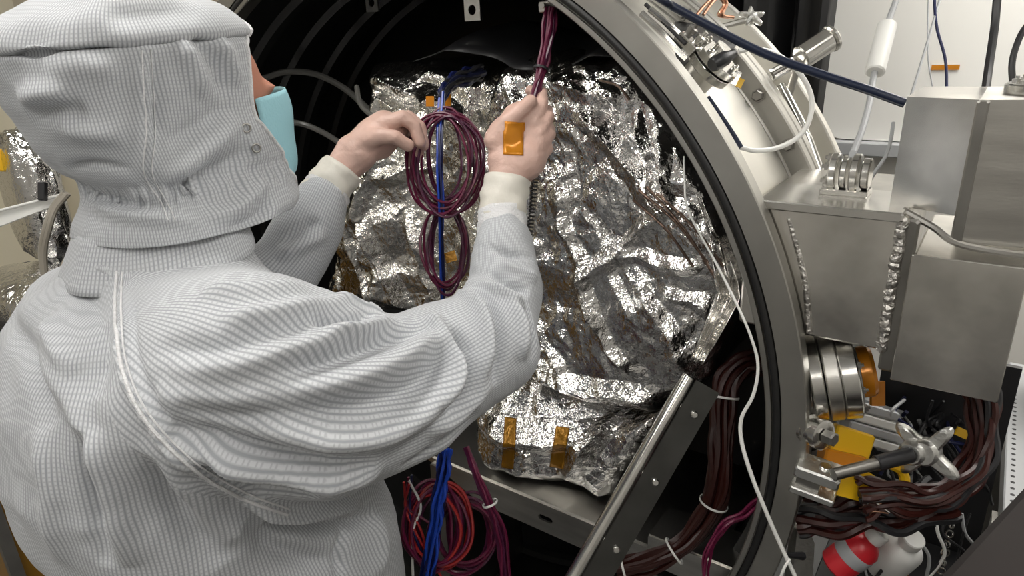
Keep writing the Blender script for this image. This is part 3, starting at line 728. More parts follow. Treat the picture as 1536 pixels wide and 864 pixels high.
# cloth coordinates per face corner: body panels and the two sleeves
def set_cloth_uv(o, UVv, UVs, sleeve):
    me = o.data; lay = me.uv_layers.new(name='cloth')
    vi = np.empty(len(me.loops), np.int32); me.loops.foreach_get('vertex_index', vi)
    pi = np.repeat(np.arange(len(me.polygons)), 4)
    uv = np.where(sleeve[pi][:, None], UVs[vi], UVv[vi]).astype(np.float32)
    # unwrap faces that straddle the angle jump
    lay.data.foreach_set('uv', uv.ravel())
q = V - NB; x = q @ RT; y = q @ FW
ang = np.arctan2(x, -y)
UVb = np.stack([ang * 0.235, V[:, 2] + 0.08 * x], 1)
tR, gR, dR = arm_param(V, ARM_R); tL, gL, dL = arm_param(V, ARM_L)
inS = (np.linalg.norm(V - SC, axis=1) < SCR) | ((tR > 0.14) & (dR < 0.16) & (V[:, 2] > 1.0))
isL = (dL < 0.115) & (tL > 0.08) & ~inS
UVs = np.where(inS[:, None], np.stack([gR * 0.105, tR], 1), np.stack([gL * 0.06, tL], 1))
sl = (inS | isL)[Q].all(1)
set_cloth_uv(cov, UVb, UVs, sl)
CBVH = BVHTree.FromPolygons(V.tolist(), Q.tolist())
def on_cloth(px, py, bv=None, lift=0.001):
    D = Vector(tuple((px - 768) / FPX * R - (py - 432) / FPX * U + F)).normalized()
    hit = (bv or CBVH).ray_cast(Vector(tuple(CAM)), D)
    if hit[0] is None: return None
    return np.array(hit[0]) + np.array(hit[1]) * (lift if hit[1].dot(D) < 0 else -lift)
def seam(name, pts, rad, parent, bv=None, m=None, k=8):
    q = [on_cloth(x, y, bv) for x, y in spline([(a, b, 0) for a, b in pts], k)[:, :2]]
    q = [p for p in q if p is not None]
    return obj(name, MB().tube(q, rad, 6, 1), m or SEAM, parent)
seam('shoulder_seam', [(176, 408), (174, 470), (180, 540), (205, 610), (250, 668), (310, 718), (370, 750), (430, 772)], 0.0022, cov)
seam('shoulder_seam', [(184, 408), (182, 470), (188, 538), (213, 605), (257, 661), (315, 709), (374, 741), (432, 763)], 0.0012, cov)
# sleeve cuff
def band(name, C0, C1, r0, r1, m, parent, n=36, rings=10, amp=0.0015, seed=3, flat=None, thick=0.0015):
    C0, C1 = np.asarray(C0), np.asarray(C1); d = (C1 - C0) / np.linalg.norm(C1 - C0)
    e1 = np.cross(d, F); e1 /= np.linalg.norm(e1); e2 = np.cross(d, e1); A = []
    rr = random.Random(seed); ph = [rr.uniform(0, 6.3) for _ in range(6)]
    for k in range(n):
        t = 2 * math.pi * k / n; row = []
        for i in range(rings):
            s = i / (rings - 1); r = r0 + (r1 - r0) * s + amp * (math.sin(3 * t + ph[0] + 5 * s) + math.sin(5 * t + ph[1] - 7 * s) + 1.4 * math.sin(17 * s + 2 * math.sin(t + ph[2])))
            row.append(C0 + (C1 - C0) * s + r * (math.cos(t) * e1 + 0.88 * math.sin(t) * e2))
        A.append(row)
    o = obj(name, MB().grid(A, True), m, parent, sharp=False)
    sd = o.modifiers.new('thick', 'SOLIDIFY'); sd.thickness = thick; return o
band('sleeve_cuff', P(754, 352, 1.108), P(752, 316, 1.12), 0.0425, 0.040, CUFF if False else SEAM, cov, amp=0.0006)
band('sleeve_cuff', P(478, 305, 1.202), P(494, 282, 1.212), 0.046, 0.043, SEAM, cov, amp=0.0008)
# collar standing round the neck
cA = []
for k in range(72):
    t = 2 * math.pi * k / 72; row = []
    for i in range(8):
        s = i / 7; z = 1.455 + 0.065 * s
        a = 0.138 - 0.034 * s + 0.002 * math.sin(9 * t + 4 * s); b = 0.122 - 0.020 * s + 0.002 * math.sin(7 * t)
        row.append(NB * [1, 1, 0] + EZ * (z + 0.012 * math.cos(t)) + RT * a * math.sin(t) + FW * (b * math.cos(t) + 0.018 + 0.012 * s))
    cA.append(row)
col = obj('collar', MB().grid(cA, True), FABRIC, cov, sharp=False)
lay = col.data.uv_layers.new(name='cloth')
for lp in col.data.loops:
    i = lp.vertex_index; lay.data[lp.index].uv = ((i // 8) * 0.0105, (i % 8) * 0.0095)
col.modifiers.new('thick', 'SOLIDIFY').thickness = 0.002

# ---- body: head with face, neck, chest and arms in one skin
hb = 0.0065
hf = FW; hr = RT; hu = EZ
G, lo = sdgrid(NB - [0.42, 0.42, 0.30], NB + [0.62, 0.60, 0.44], hb)
S = torso(G, 0.035)
S = smin(S, ellip(G, HS + hu * 0.03 - hf * 0.01, (hr, hf, hu), (0.076, 0.098, 0.095)), 0.03)
S = smin(S, ellip(G, HS - hu * 0.045 + hf * 0.035, (hr, hf, hu), (0.058, 0.062, 0.075)), 0.03)
S = smin(S, rcone(G, NB + EZ * 0.02, HS - hu * 0.05 - hf * 0.03, 0.058, 0.055), 0.03)
S = smin(S, rcone(G, HS + hf * 0.086 + hu * 0.004, HS + hf * 0.108 - hu * 0.032, 0.007, 0.012), 0.016)    # nose
S = smin(S, ellip(G, HS + hf * 0.088 + hu * 0.022, (hr, hf, hu), (0.05, 0.014, 0.010)), 0.014)           # brow
S = smin(S, rcone(G, HS + hf * 0.096 - hu * 0.066 - hr * 0.02, HS + hf * 0.096 - hu * 0.066 + hr * 0.02, 0.009, 0.009), 0.012)  # lips
for s in (-1, 1):
    S = smin(S, ellip(G, HS + hr * s * 0.078 - hf * 0.012, (hr, hf, hu), (0.011, 0.02, 0.033)), 0.012)  # ears
    S = np.maximum(S, -ellip(G, HS + hf * 0.104 + hr * s * 0.032 - hu * 0.002, (hr, hf, hu), (0.017, 0.016, 0.010)))
S = smin(S, chain(G, [(p, r * 0.55) for p, r in ARM_R]), 0.03); S = smin(S, chain(G, [(p, r * 0.6) for p, r in ARM_L]), 0.03)
Vb, Qb = surface_nets(S, lo, hb); Vb = relax(Vb, Qb, 2); del G, S
bod = obj('body', (Vb, Qb), SKIN, per, sharp=False)
for s in (-1, 1):
    obj('eye', MB().lathe(HS + hf * 0.086 + hr * s * 0.032 - hu * 0.002, hf, [(0.0005, -0.011)] + [(0.011 * math.cos(t), 0.011 * math.sin(t)) for t in np.linspace(-1.4, 1.4, 10)] + [(0.0005, 0.011)], 16), EYEM, bod)

# ---- hood: rings (height, back, front, half width)
HR = [(-0.156, 0.102, 0.188, 0.128), (-0.142, 0.098, 0.200, 0.124), (-0.125, 0.088, 0.198, 0.116), (-0.105, 0.076, 0.198, 0.110), (-0.085, 0.078, 0.194, 0.108), (-0.070, 0.096, 0.200, 0.112),
      (-0.040, 0.118, 0.186, 0.116), (0.0, 0.134, 0.172, 0.118), (0.035, 0.143, 0.170, 0.119), (0.065, 0.145, 0.166, 0.117), (0.077, 0.144, 0.160, 0.114), (0.0805, 0.135, 0.150, 0.105), (0.086, 0.147, 0.160, 0.119),
      (0.110, 0.134, 0.140, 0.112), (0.130, 0.102, 0.110, 0.094), (0.145, 0.068, 0.080, 0.068), (0.154, 0.034, 0.042, 0.036), (0.157, 0.004, 0.004, 0.004)]
HR = np.array(HR); zz = np.linspace(0, 1, len(HR)); zi = np.linspace(0, 1, 120)
def cub(col): return spline(np.stack([zz * 0, zz, HR[:, col]], 1), 8)[:, 2]
RI = np.stack([cub(k) for k in range(4)], 1); nr = len(RI); na = 150
hoodV = np.zeros((na, nr, 3)); huv = np.zeros((na, nr, 2))
for j in range(nr):
    dz, bk, fr, hw = RI[j]; bk, fr, hw = max(bk, 0.002), max(fr, 0.002), max(hw, 0.002)
    amax = math.pi - np.interp(dz, [-0.17, -0.11, -0.02, 0.07, 0.10, 0.125], [0.22, 0.55, 0.95, 0.85, 0.45, 0.0])
    for i in range(na):
        t = (2 * i / (na - 1) - 1) * amax           # 0 = back
        c, s_ = math.cos(t), math.sin(t); e = 2.4
        rr_ = 1 / ((abs(c) ** e + abs(s_) ** e) ** (1 / e))
        y = -(bk if c > 0 else fr) * c * rr_; x = hw * s_ * rr_
        tilt = 0.06 * y * min(1.0, max(0.0, (dz + 0.02) / 0.10))
        gather = 0.0
        g = math.exp(-((dz + 0.098) / 0.016) ** 2)
        gather = 0.0030 * g * math.sin(t * 46) + 0.0016 * g * math.sin(t * 29 + 1)
        nrm = np.array([x, y]) / (math.hypot(x, y) + 1e-6)
        hoodV[i, j] = HD + RT * (x + nrm[0] * gather) + FW * (y + nrm[1] * gather) + EZ * (dz + tilt)
        huv[i, j] = (t * 0.170, dz * 1.2)
Vh = hoodV.reshape(-1, 3); I = np.arange(na * nr).reshape(na, nr)
Qh = np.stack([I[:-1, :-1], I[1:, :-1], I[1:, 1:], I[:-1, 1:]], -1).reshape(-1, 4)
Nh = vnormals(Vh, Qh)
if (Nh * (Vh - HD)).sum(1).mean() < 0: Nh = -Nh; Qh = Qh[:, ::-1].copy()
hbv = BVHTree.FromPolygons(Vh.tolist(), Qh.tolist())
HF = [([(30, 150), (70, 140), (110, 145)], 0.012, 0.008), ([(40, 175), (90, 165), (140, 175)], 0.012, -0.006), ([(60, 110), (120, 100), (180, 110)], 0.016, 0.006),
      ([(215, 70), (219, 130), (222, 200), (216, 260)], 0.006, 0.006), ([(232, 80), (235, 150), (238, 230)], 0.008, -0.004), ([(265, 60), (290, 100), (310, 150)], 0.012, 0.009), ([(285, 50), (320, 95), (345, 150)], 0.011, -0.007),
      ([(240, 270), (300, 230), (360, 180)], 0.014, 0.009), ([(250, 290), (320, 260), (380, 220)], 0.014, -0.008), ([(250, 215), (300, 190), (350, 150)], 0.012, -0.006),
      ([(130, 300), (200, 325), (300, 335)], 0.010, 0.008), ([(120, 280), (180, 305), (260, 310)], 0.008, -0.006), ([(300, 330), (360, 310), (400, 270)], 0.012, 0.008), ([(340, 345), (380, 330), (410, 300)], 0.009, -0.008),
      ([(90, 190), (130, 200), (190, 205)], 0.012, 0.006), ([(320, 60), (345, 90), (360, 130)], 0.010, 0.007), ([(150, 30), (220, 20), (300, 15)], 0.016, -0.006), ([(100, 250), (140, 246), (200, 252)], 0.006, -0.006)]
dh = 1.5 * strokes(Vh, Nh, HF, hbv) + 0.011 * vnoise3(Vh, 0.07, 21) + 0.006 * vnoise3(Vh, 0.03, 22)
Vh = Vh + Nh * dh[:, None]
hood = obj('hood', (Vh, Qh), FABRIC, per, sharp=False); tag(hood, 'loose white gridded hood with crown seam', None)
lay = hood.data.uv_layers.new(name='cloth'); vi = np.empty(len(hood.data.loops), np.int32); hood.data.loops.foreach_get('vertex_index', vi)
lay.data.foreach_set('uv', huv.reshape(-1, 2)[vi].astype(np.float32).ravel())
sd = hood.modifiers.new('thick', 'SOLIDIFY'); sd.thickness = 0.0018
hbv = BVHTree.FromPolygons(Vh.tolist(), Qh.tolist())
seam('panel_seam', [(213, 76), (216, 130), (220, 200), (216, 258), (240, 300), (252, 330)], 0.0009, hood, hbv)
seam('panel_seam', [(225, 74), (229, 130), (232, 200), (228, 258), (250, 300), (262, 330)], 0.0007, hood, hbv)
# rim binding round the face opening
for side in (0, na - 1):
    rim = [Vh[I[side, j]] for j in range(0, int(nr * 0.80), 2)]
    obj('rim_binding', MB().tube(rim, 0.0032, 8, 1), SEAM, hood)
for px, py in ((369, 192), (384, 222)):
    c = on_cloth(px, py, hbv, 0.0)
    if c is not None:
        D = -(c - CAM) / np.linalg.norm(c - CAM); nn = RT * 0.9 + D * 0.5
        obj('snap', MB().lathe(c, nn, [(0.0055 + 0.0014 * math.cos(t), 0.0016 + 0.0014 * math.sin(t)) for t in np.linspace(0, 2 * math.pi, 8, endpoint=False)], 20, closed_prof=True), STEEL_D, hood)

# ---- face mask
mA = []
for i in range(40):
    t = (2 * i / 39 - 1); row = []
    for j in range(22):
        s = j / 21; z = 0.020 - 0.144 * s
        prof = 0.168 - 0.012 * abs(2 * s - 0.8) ** 1.6 - (0.018 if s > 0.85 else 0) * (s - 0.85) / 0.15
        a = t * 1.25
        y = prof * math.cos(a * 0.92) - 0.03 + 0.003 * math.sin(s * 3.2 * math.pi) * (1 - t * t)
        x = 0.080 * math.sin(a)
        row.append(HS + RT * x + FW * y + EZ * (z - 0.01 * t * t))
    mA.append(row)
mk = obj('face_mask', MB().grid(mA), MASKM, per, sharp=False); tag(mk, 'light blue pleated face mask', None)
mk.modifiers.new('thick', 'SOLIDIFY').thickness = 0.0015

# ---- gloved hands: five fingers each, grown from one surface
def hand(name, wrist, palm, fingers, hh=0.0028, parent=None, k=0.006):
    pts = [p for p, r in wrist + palm] + [p for f in fingers for p, r in f]
    lo_ = np.min(pts, 0) - 0.045; hi_ = np.max(pts, 0) + 0.045
    G, lo = sdgrid(lo_, hi_, hh)
    S = chain(G, wrist)
    for (p, r), (p2, r2) in zip(palm[:-1], palm[1:]): S = smin(S, rcone(G, p, p2, r, r2), 0.014)
    fs = [chain(G, f) for f in fingers]
    FS = fs[0]
    for e in fs[1:]: FS = smin(FS, e, 0.0025)
    S = smin(S, FS, k)
    V, Q = surface_nets(S, lo, hh); V = relax(V, Q, 2)
    V = V + vnormals(V, Q) * (0.0022 * vnoise3(V, 0.022, 41) + 0.0012 * vnoise3(V * [1, 1, 2.2], 0.012, 43))[:, None]
    return obj(name, (V, Q), GLOVE, parent, sharp=False)
# right hand: fist round the cable, thumb up along it
d0 = 1.135
wr = [(P(752, 320, 1.12), 0.028), (P(756, 285, 1.125), 0.0285), (P(766, 258, d0), 0.037)]
pl = [(P(757, 235, d0), 0.028), (P(760, 205, d0), 0.030), (P(778, 180, d0 + 0.01), 0.026), (P(796, 172, d0 + 0.015), 0.024), (P(800, 205, d0 + 0.015), 0.026), (P(790, 240, d0 + 0.005), 0.030), (P(765, 245, d0), 0.030)]
fg = [[(P(742, 210, d0 - 0.012), 0.019), (P(758, 186, d0 - 0.022), 0.0150), (P(778, 168, d0 - 0.024), 0.0125), (P(796, 152, d0 - 0.016), 0.0115)],   # thumb
      [(P(800, 185, d0), 0.017), (P(812, 156, d0 + 0.004), 0.0125), (P(812, 140, d0 + 0.022), 0.0115), (P(796, 136, d0 + 0.042), 0.0105)],              # index
      [(P(806, 200, d0), 0.0165), (P(822, 176, d0 + 0.008), 0.0125), (P(820, 166, d0 + 0.034), 0.0115), (P(800, 160, d0 + 0.052), 0.0105)],
      [(P(806, 218, d0), 0.0160), (P(824, 200, d0 + 0.010), 0.0120), (P(822, 192, d0 + 0.036), 0.0110), (P(802, 186, d0 + 0.054), 0.0100)],
      [(P(800, 238, d0), 0.0150), (P(820, 224, d0 + 0.010), 0.0110), (P(818, 216, d0 + 0.032), 0.0100), (P(802, 210, d0 + 0.048), 0.0092)]]
gR_ = hand('glove', wr, pl, fg, parent=per); tag(gR_, 'thin pale glove gripping the wire bundle', None)
band('glove_cuff', P(750, 335, 1.118), P(762, 268, 1.128), 0.040, 0.0395, CUFF, gR_, amp=0.0011, seed=5)
# left hand: reaching forward, fingers bent down to the loop
e0 = 1.22
wl = [(P(484, 293, 1.207), 0.029), (P(508, 260, 1.215), 0.030), (P(532, 232, 1.22), 0.036)]
pl2 = [(P(540, 225, e0), 0.032), (P(560, 205, e0), 0.031), (P(576, 190, e0), 0.026), (P(588, 197, e0 + 0.015), 0.024), (P(570, 218, e0 + 0.02), 0.026)]
fl = [[(P(548, 212, e0 - 0.02), 0.019), (P(570, 204, e0 - 0.035), 0.0155), (P(592, 206, e0 - 0.035), 0.0130), (P(612, 218, e0 - 0.020), 0.0115)],       # thumb
      [(P(578, 186, e0 - 0.015), 0.0170), (P(604, 176, e0 - 0.018), 0.0135), (P(622, 188, e0 - 0.012), 0.0120), (P(630, 214, e0 - 0.004), 0.0105)],
      [(P(582, 188, e0 + 0.006), 0.0170), (P(612, 176, e0 + 0.008), 0.0135), (P(630, 190, e0 + 0.010), 0.0120), (P(636, 218, e0 + 0.010), 0.0105)],
      [(P(584, 196, e0 + 0.026), 0.0160), (P(612, 190, e0 + 0.034), 0.0125), (P(626, 206, e0 + 0.034), 0.0115), (P(628, 232, e0 + 0.030), 0.0100)],
      [(P(582, 206, e0 + 0.044), 0.0150), (P(606, 206, e0 + 0.054), 0.0115), (P(616, 222, e0 + 0.054), 0.0105), (P(614, 244, e0 + 0.050), 0.0092)]]
gL_ = hand('glove', wl, pl2, fl, parent=per); tag(gL_, 'thin pale glove pinching the wire loop', None)
band('glove_cuff', P(478, 302, 1.205), P(515, 252, 1.216), 0.043, 0.039, CUFF, gL_, amp=0.0011, seed=6)
# amber tape stuck on the back of the right glove
gV = [np.array(v.co) + wloc(gR_) for v in gR_.data.vertices]; gbv = BVHTree.FromPolygons([tuple(v) for v in gV], [tuple(p.vertices) for p in gR_.data.polygons])
tA = []
for i in range(14):
    row = []
    for j in range(8):
        x = 755 + 30 * j / 7 + (2 if i < 4 else 0); y = 182 + 50 * i / 13 + 1.5 * (j / 7)
        c = on_cloth(x, y, gbv, 0.0014); row.append(c if c is not None else P(x, y, d0 - 0.03))
    tA.append(row)
tp = obj('amber_tape', MB().grid(tA), KAPTON, gR_, sharp=False); tag(tp, 'amber tape strip on the back of the glove', None); tp.modifiers.new('thick', 'SOLIDIFY').thickness = 0.0006

#==================================================================== STEEL BOXES ON THE DUCT
cb = empty('steel_cover_box', W(1.12, 0.19, 0.15)); tag(cb, 'square sanded steel box closing the end of the side duct', 'steel box')
obj('body', MB().box(W(1.109, 0.293, 0.165), TA, (0.064, 0.096, 0.135), 0.003), BOXST, cb, smooth=False)
obj('cover_plate', MB().box(W(1.109, 0.293, 0.027), TA, (0.066, 0.098, 0.003), 0.0012), BOXST, cb, smooth=False)
ub = empty('steel_column_box', W(1.12, 0.40, 0.15)); tag(ub, 'upright faceted steel box with a round flange on top, standing over the duct', 'steel box')
pa = [W(1.0, 0.446, 0.082), W(1.086, 0.446, 0.046), W(1.086, 0.446, 0.29), W(1.0, 0.446, 0.29)]
obj('front_panel', MB().prism(pa, EZ * 0.152), BOXST, ub, smooth=False)
pb = [W(1.086, 0, 0.045), W(1.27, 0, 0.085), W(1.27, 0, 0.29), W(1.086, 0, 0.29)]
obj('side_panel', MB().prism([p + EZ * 0.408 for p in pb], EZ * 0.19), STEEL, ub, smooth=False)
obj('edge_strip', MB().box(W(1.09, 0.503, 0.044), TA, (0.007, 0.095, 0.006), 0.002), STEEL_D, ub, smooth=False)
obj('gap_shade_tube', MB().tube([W(1.02, 0.444, 0.06), W(1.06, 0.428, 0.045), W(1.10, 0.408, 0.04), W(1.2, 0.401, 0.05), W(1.27, 0.398, 0.07)], 0.005, 8, 8), STEEL_D, ub)  # dark tube put in for the shaded gap under the box
tf_ = obj('top_flange', MB().lathe(W(1.185, 0.598, 0.16), EZ, [(0.076, 0), (0.078, 0.002), (0.078, 0.012), (0.076, 0.014), (0.05, 0.014), (0.05, 0.02), (0.0005, 0.02)], 48), STEEL_B, ub, auto=25)
nut = mesh_of(MB().lathe((0, 0, 0), (0, 0, 1), [(0.006, 0), (0.006, 0.005), (0.003, 0.0055), (0.003, 0.009)], 6), STEEL_B, 'nut')
for k in range(12):
    t = k * math.pi / 6; inst('nut', nut, frame(W(1.185 + 0.065 * math.cos(t), 0.612, 0.16 + 0.065 * math.sin(t)), EZ), tf_)

def wire(name, pts, rad, m, label, cat='cable', group=None, sm=8, n=8):
    return tag(obj(name, MB().tube(pts, rad, n, sm), m), label, cat, group)
def bundle(name, pts, spread, n, rad, mats, label, cat='cable bundle', seed=1, twist=1.5, ties=(), tiem=None, radmul=None):
    p = spline(pts, 10); rr = random.Random(seed); t = empty(name, p[p[:, 2].argmin()]); tag(t, label, cat)
    T = np.gradient(p, axis=0); T /= np.linalg.norm(T, axis=1)[:, None] + 1e-9
    e1 = np.cross(T, F); e1 /= np.linalg.norm(e1, axis=1)[:, None] + 1e-9; e2 = np.cross(T, e1)
    s = np.linspace(0, 1, len(p)); mul = np.ones(len(p)) if radmul is None else np.interp(s, np.linspace(0, 1, len(radmul)), radmul)
    for k in range(n):
        a0 = rr.uniform(0, 6.28); r0 = spread * math.sqrt(rr.uniform(0.05, 1)); tw = rr.uniform(-twist, twist); f1 = rr.uniform(2, 5); ph = rr.uniform(0, 6)
        an = a0 + tw * s; r_ = r0 * mul * (1 + 0.25 * np.sin(f1 * s * 6 + ph))
        q = p + e1 * (r_ * np.cos(an))[:, None] + e2 * (r_ * np.sin(an))[:, None]
        obj('wire', MB().tube(q, rad, 6, 1), mats[k % len(mats)], t)
    for u in ties:
        i = int(u * (len(p) - 1)); rr_ = spread * mul[i] * 1.12 + rad
        obj('tie', MB().lathe(p[i], T[i], [(rr_ + 0.0012 * math.cos(a), 0.0025 * math.sin(a)) for a in np.linspace(0, 6.283, 6, endpoint=False)], 20, closed_prof=True), tiem or WHITEP, t)
    return t

# ---- wires the person is handling
bundle('wire_bundle', [P(824, 14, 1.16), P(818, 60, 1.155), P(812, 100, 1.15), P(803, 135, 1.145), P(798, 165, 1.14), P(795, 195, 1.14)], 0.011, 14, 0.0032, [MAGENTA, PLUM, MAGENTA], 'dark magenta wire bundle held in the gloved hand', seed=3, ties=(0.42,), tiem=BLACKP, radmul=[1.25, 1.1, 0.8, 0.65, 0.5, 0.4])
lug = obj('cable_clamp', MB().box(P(822, 10, 1.17), TA, (0.016, 0.010, 0.008), 0.002).cyl(P(812, 8, 1.165), P(812, 8, 1.14), 0.005, 12), STEEL_B)
tag(lug, 'small steel clamp holding the magenta bundle at the chamber rim', 'clamp')
def loop(name, c, rx, ry, d, n, rad, mats, label, seed, tail=None):
    rr = random.Random(seed); t = empty(name, P(c[0], c[1] + ry, d)); tag(t, label, 'cable coil')
    for k in range(n):
        a0 = rr.uniform(-0.3, 0.3); sx = rx * rr.uniform(0.62, 1.12); sy = ry * rr.uniform(0.80, 1.06); ox, oy = rr.uniform(-9, 9), rr.uniform(-8, 8); od = rr.uniform(-0.016, 0.016)
        pts = [P(c[0] + ox + sx * math.sin(a) * (1 + 0.05 * math.sin(3 * a + k)), c[1] + oy - sy * math.cos(a), d + od + 0.012 * math.sin(a + k)) for a in np.linspace(a0, a0 + 2 * math.pi, 28)]
        obj('wire', MB().tube(pts, rad, 6, 2), mats[k % len(mats)], t)
    return t
loop('wire_loop', (667, 240), 49, 76, 1.25, 13, 0.0026, [MAGENTA, PLUM, MAGENTA], 'large upper oval loop of magenta wires hanging on the foil', 5)
loop('wire_loop', (668, 375), 31, 62, 1.30, 6, 0.0028, [MAGENTA, PLUM], 'smaller lower loop of magenta wires hanging under the large loop', 6)
bundle('blue_wire_bundle', [P(664, 140, 1.27), P(659, 190, 1.245), P(658, 250, 1.235), P(660, 310, 1.24), P(660, 380, 1.29), P(662, 450, 1.32), P(664, 520, 1.34), P(668, 620, 1.36), P(666, 720, 1.36), P(655, 800, 1.38)], 0.0055, 9, 0.0024, [BLUEW, NAVYW, BLUEW], 'bright blue wires hanging straight down through the magenta loops', seed=8, twist=5)
bundle('navy_sleeve', [P(720, 108, 1.40), P(700, 116, 1.36), P(682, 122, 1.32), P(668, 135, 1.28), P(662, 150, 1.27)], 0.012, 12, 0.005, [NAVYSHEET, NAVYW, BLACKP], 'dark navy sleeved cables at the top of the blue wires', seed=9, radmul=[1.3, 1.2, 1, 0.7, 0.5])
for i, (a, b) in enumerate((((640, 150), (662, 165)), ((640, 145), (655, 155)))):
    pass
ty = obj('amber_tape', MB().box(P(645, 152, 1.31), (R, U, F), (0.008, 0.010, 0.0008)).box(P(672, 150, 1.31), (R, U, F), (0.006, 0.012, 0.0008)), KAPTON, smooth=False); tag(ty, 'small amber tape tabs where the blue wires leave the foil', 'tape')
ty = obj('amber_tape', MB().box(P(676, 385, 1.34), (R * 0.9 + U * 0.3, U * 0.9 - R * 0.3, F), (0.012, 0.011, 0.0008)), KAPTON_D, smooth=False); tag(ty, 'amber tape patch beside the smaller wire loop', 'tape')
def spring(name, pts, rad, turns, wr_, m, label):
    p = spline(pts, 60); T = np.gradient(p, axis=0); T /= np.linalg.norm(T, axis=1)[:, None]
    s = np.linspace(0, 1, turns * 9); idx = s * (len(p) - 1); q = np.stack([np.interp(idx, np.arange(len(p)), p[:, k]) for k in range(3)], 1)
    TT = np.stack([np.interp(idx, np.arange(len(p)), T[:, k]) for k in range(3)], 1)
    e1 = np.cross(TT, F); e1 /= np.linalg.norm(e1, axis=1)[:, None]; e2 = np.cross(TT, e1); a = s * turns * 2 * math.pi
    return tag(obj(name, MB().tube(q + rad * (e1 * np.cos(a)[:, None] + e2 * np.sin(a)[:, None]), wr_, 5, 1), m), label, 'cable')
spring('coiled_cord', [P(812, 145, 1.20), P(820, 180, 1.215), P(815, 225, 1.21), P(803, 270, 1.20), P(798, 320, 1.19), P(792, 368, 1.18)], 0.0052, 44, 0.0016, BLACKP, 'thin black coiled cord hanging beside the gloved fist')

# ---- cables inside the chamber
bundle('cable_harness', [P(1140, 543, 1.30), P(1112, 548, 1.30), P(1090, 575, 1.30), P(1083, 630, 1.30), P(1082, 700, 1.30), P(1068, 760, 1.33), P(1030, 812, 1.34), P(980, 842, 1.35), P(925, 856, 1.36)], 0.020, 20, 0.0058, [REDBROWN], 'thick red-brown cable harness curving down inside the chamber', seed=12, twist=2.0, ties=(0.3, 0.62, 0.80, 0.98))
bundle('pink_wires', [P(1148, 745, 1.17), P(1118, 770, 1.20), P(1085, 790, 1.22), P(1062, 830, 1.24), P(1058, 880, 1.25)], 0.012, 4, 0.003, [MAGENTA], 'few magenta wires crossing behind the white cord at the flange', 'cable bundle', seed=13)
wire('white_cable', [P(1026, 235, 1.12), P(1027, 275, 1.10), P(1031, 312, 1.10), P(1052, 355, 1.10), P(1078, 402, 1.09), P(1108, 462, 1.06), P(1128, 510, 1.055), P(1137, 550, 1.06), P(1130, 592, 1.07), P(1112, 628, 1.085), P(1113, 665, 1.09), P(1128, 715, 1.09), P(1148, 765, 1.095), P(1172, 820, 1.10), P(1200, 880, 1.10)], [0.0016, 0.0018, 0.0022, 0.003, 0.0034, 0.0034], WHITEP, 'thin white cord draped down over the flange face')
wire('white_cable', [P(1185, 838, 1.09), P(1175, 855, 1.09), P(1165, 885, 1.10)], 0.0024, WHITEP, 'short white cord end knotted onto the long white cord')
for i, L_ in enumerate(([(470, 70, 1.62), (400, 78, 1.66)], )): pass
for (pts, r_, lb_) in (([P(395, 118, 1.86), P(430, 108, 1.88), P(475, 112, 1.86), P(520, 135, 1.82), P(560, 172, 1.74)], 0.009, 'grey hose arching over the dark chamber wall, upper one'),
                      ([P(425, 182, 1.80), P(460, 188, 1.82), P(500, 208, 1.80), P(540, 240, 1.74)], 0.008, 'grey hose running down to the foil, lower one'),
                      ([P(535, 130, 1.56), P(540, 155, 1.53), P(560, 175, 1.50), P(600, 200, 1.5)], 0.006, 'grey hose at the top corner of the foil')):
    wire('grey_hose', pts, r_, GREYHOSE, lb_, 'hose')
rg = obj('grommet', MB().lathe(P(396, 82, 1.95), -F + 0.3 * R, [(0.022 + 0.004 * math.cos(a), 0.004 * math.sin(a)) for a in np.linspace(0, 6.283, 8, endpoint=False)], 28, closed_prof=True), STEEL_D); tag(rg, 'round steel grommet on the dark chamber wall', 'grommet')
for i, (x0, y0, x1, y1) in enumerate(((958, 285, 1062, 395), (970, 280, 1075, 420), (950, 300, 1040, 400), (985, 290, 1085, 400), (900, 120, 945, 150))):
    wire('brown_strip', [P(x0, y0, 1.19), P((x0 + x1) / 2 + 4, (y0 + y1) / 2 - 6, 1.16), P(x1, y1, 1.16)], 0.0026, BROWNF, 'brown film strip lying in the folds of the large foil wrap', 'strip', 'brown film strips on the foil')
# foil tail along the flange edge
fs = []
for i in range(40):
    s = i / 39; row = []
    for j in range(12):
        x = np.interp(s, [0, 0.3, 0.6, 1], [1048, 1075, 1092, 1045]) + (j / 11 - 0.5) * np.interp(s, [0, 0.5, 1], [14, 40, 20]); y = 290 + 250 * s + 8 * (j / 11)
        row.append(P(x, y, 1.17 + 0.025 * float(facet(np.array([x / 600]), np.array([y / 600]), 0.035, 5)[0]) + 0.02 * math.sin(j * 1.3 + s * 4)))
    fs.append(row)
fo = obj('foil_tail', MB().grid(fs), FOIL_L, sharp=False); fo.modifiers.new('thick', 'SOLIDIFY').thickness = 0.001; tag(fo, 'loose crumpled foil tail hanging along the inner edge of the flange', 'foil')
# black sheet over the payload top
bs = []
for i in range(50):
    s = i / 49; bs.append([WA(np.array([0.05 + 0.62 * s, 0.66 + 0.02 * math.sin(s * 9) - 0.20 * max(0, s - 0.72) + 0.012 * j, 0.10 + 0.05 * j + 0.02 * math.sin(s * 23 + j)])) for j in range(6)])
bk_ = obj('black_sheet', MB().grid(bs), DRAPE, sharp=False); bk_.modifiers.new('thick', 'SOLIDIFY').thickness = 0.002; tag(bk_, 'crumpled black sheet over the top of the foil-wrapped instrument', 'sheet')

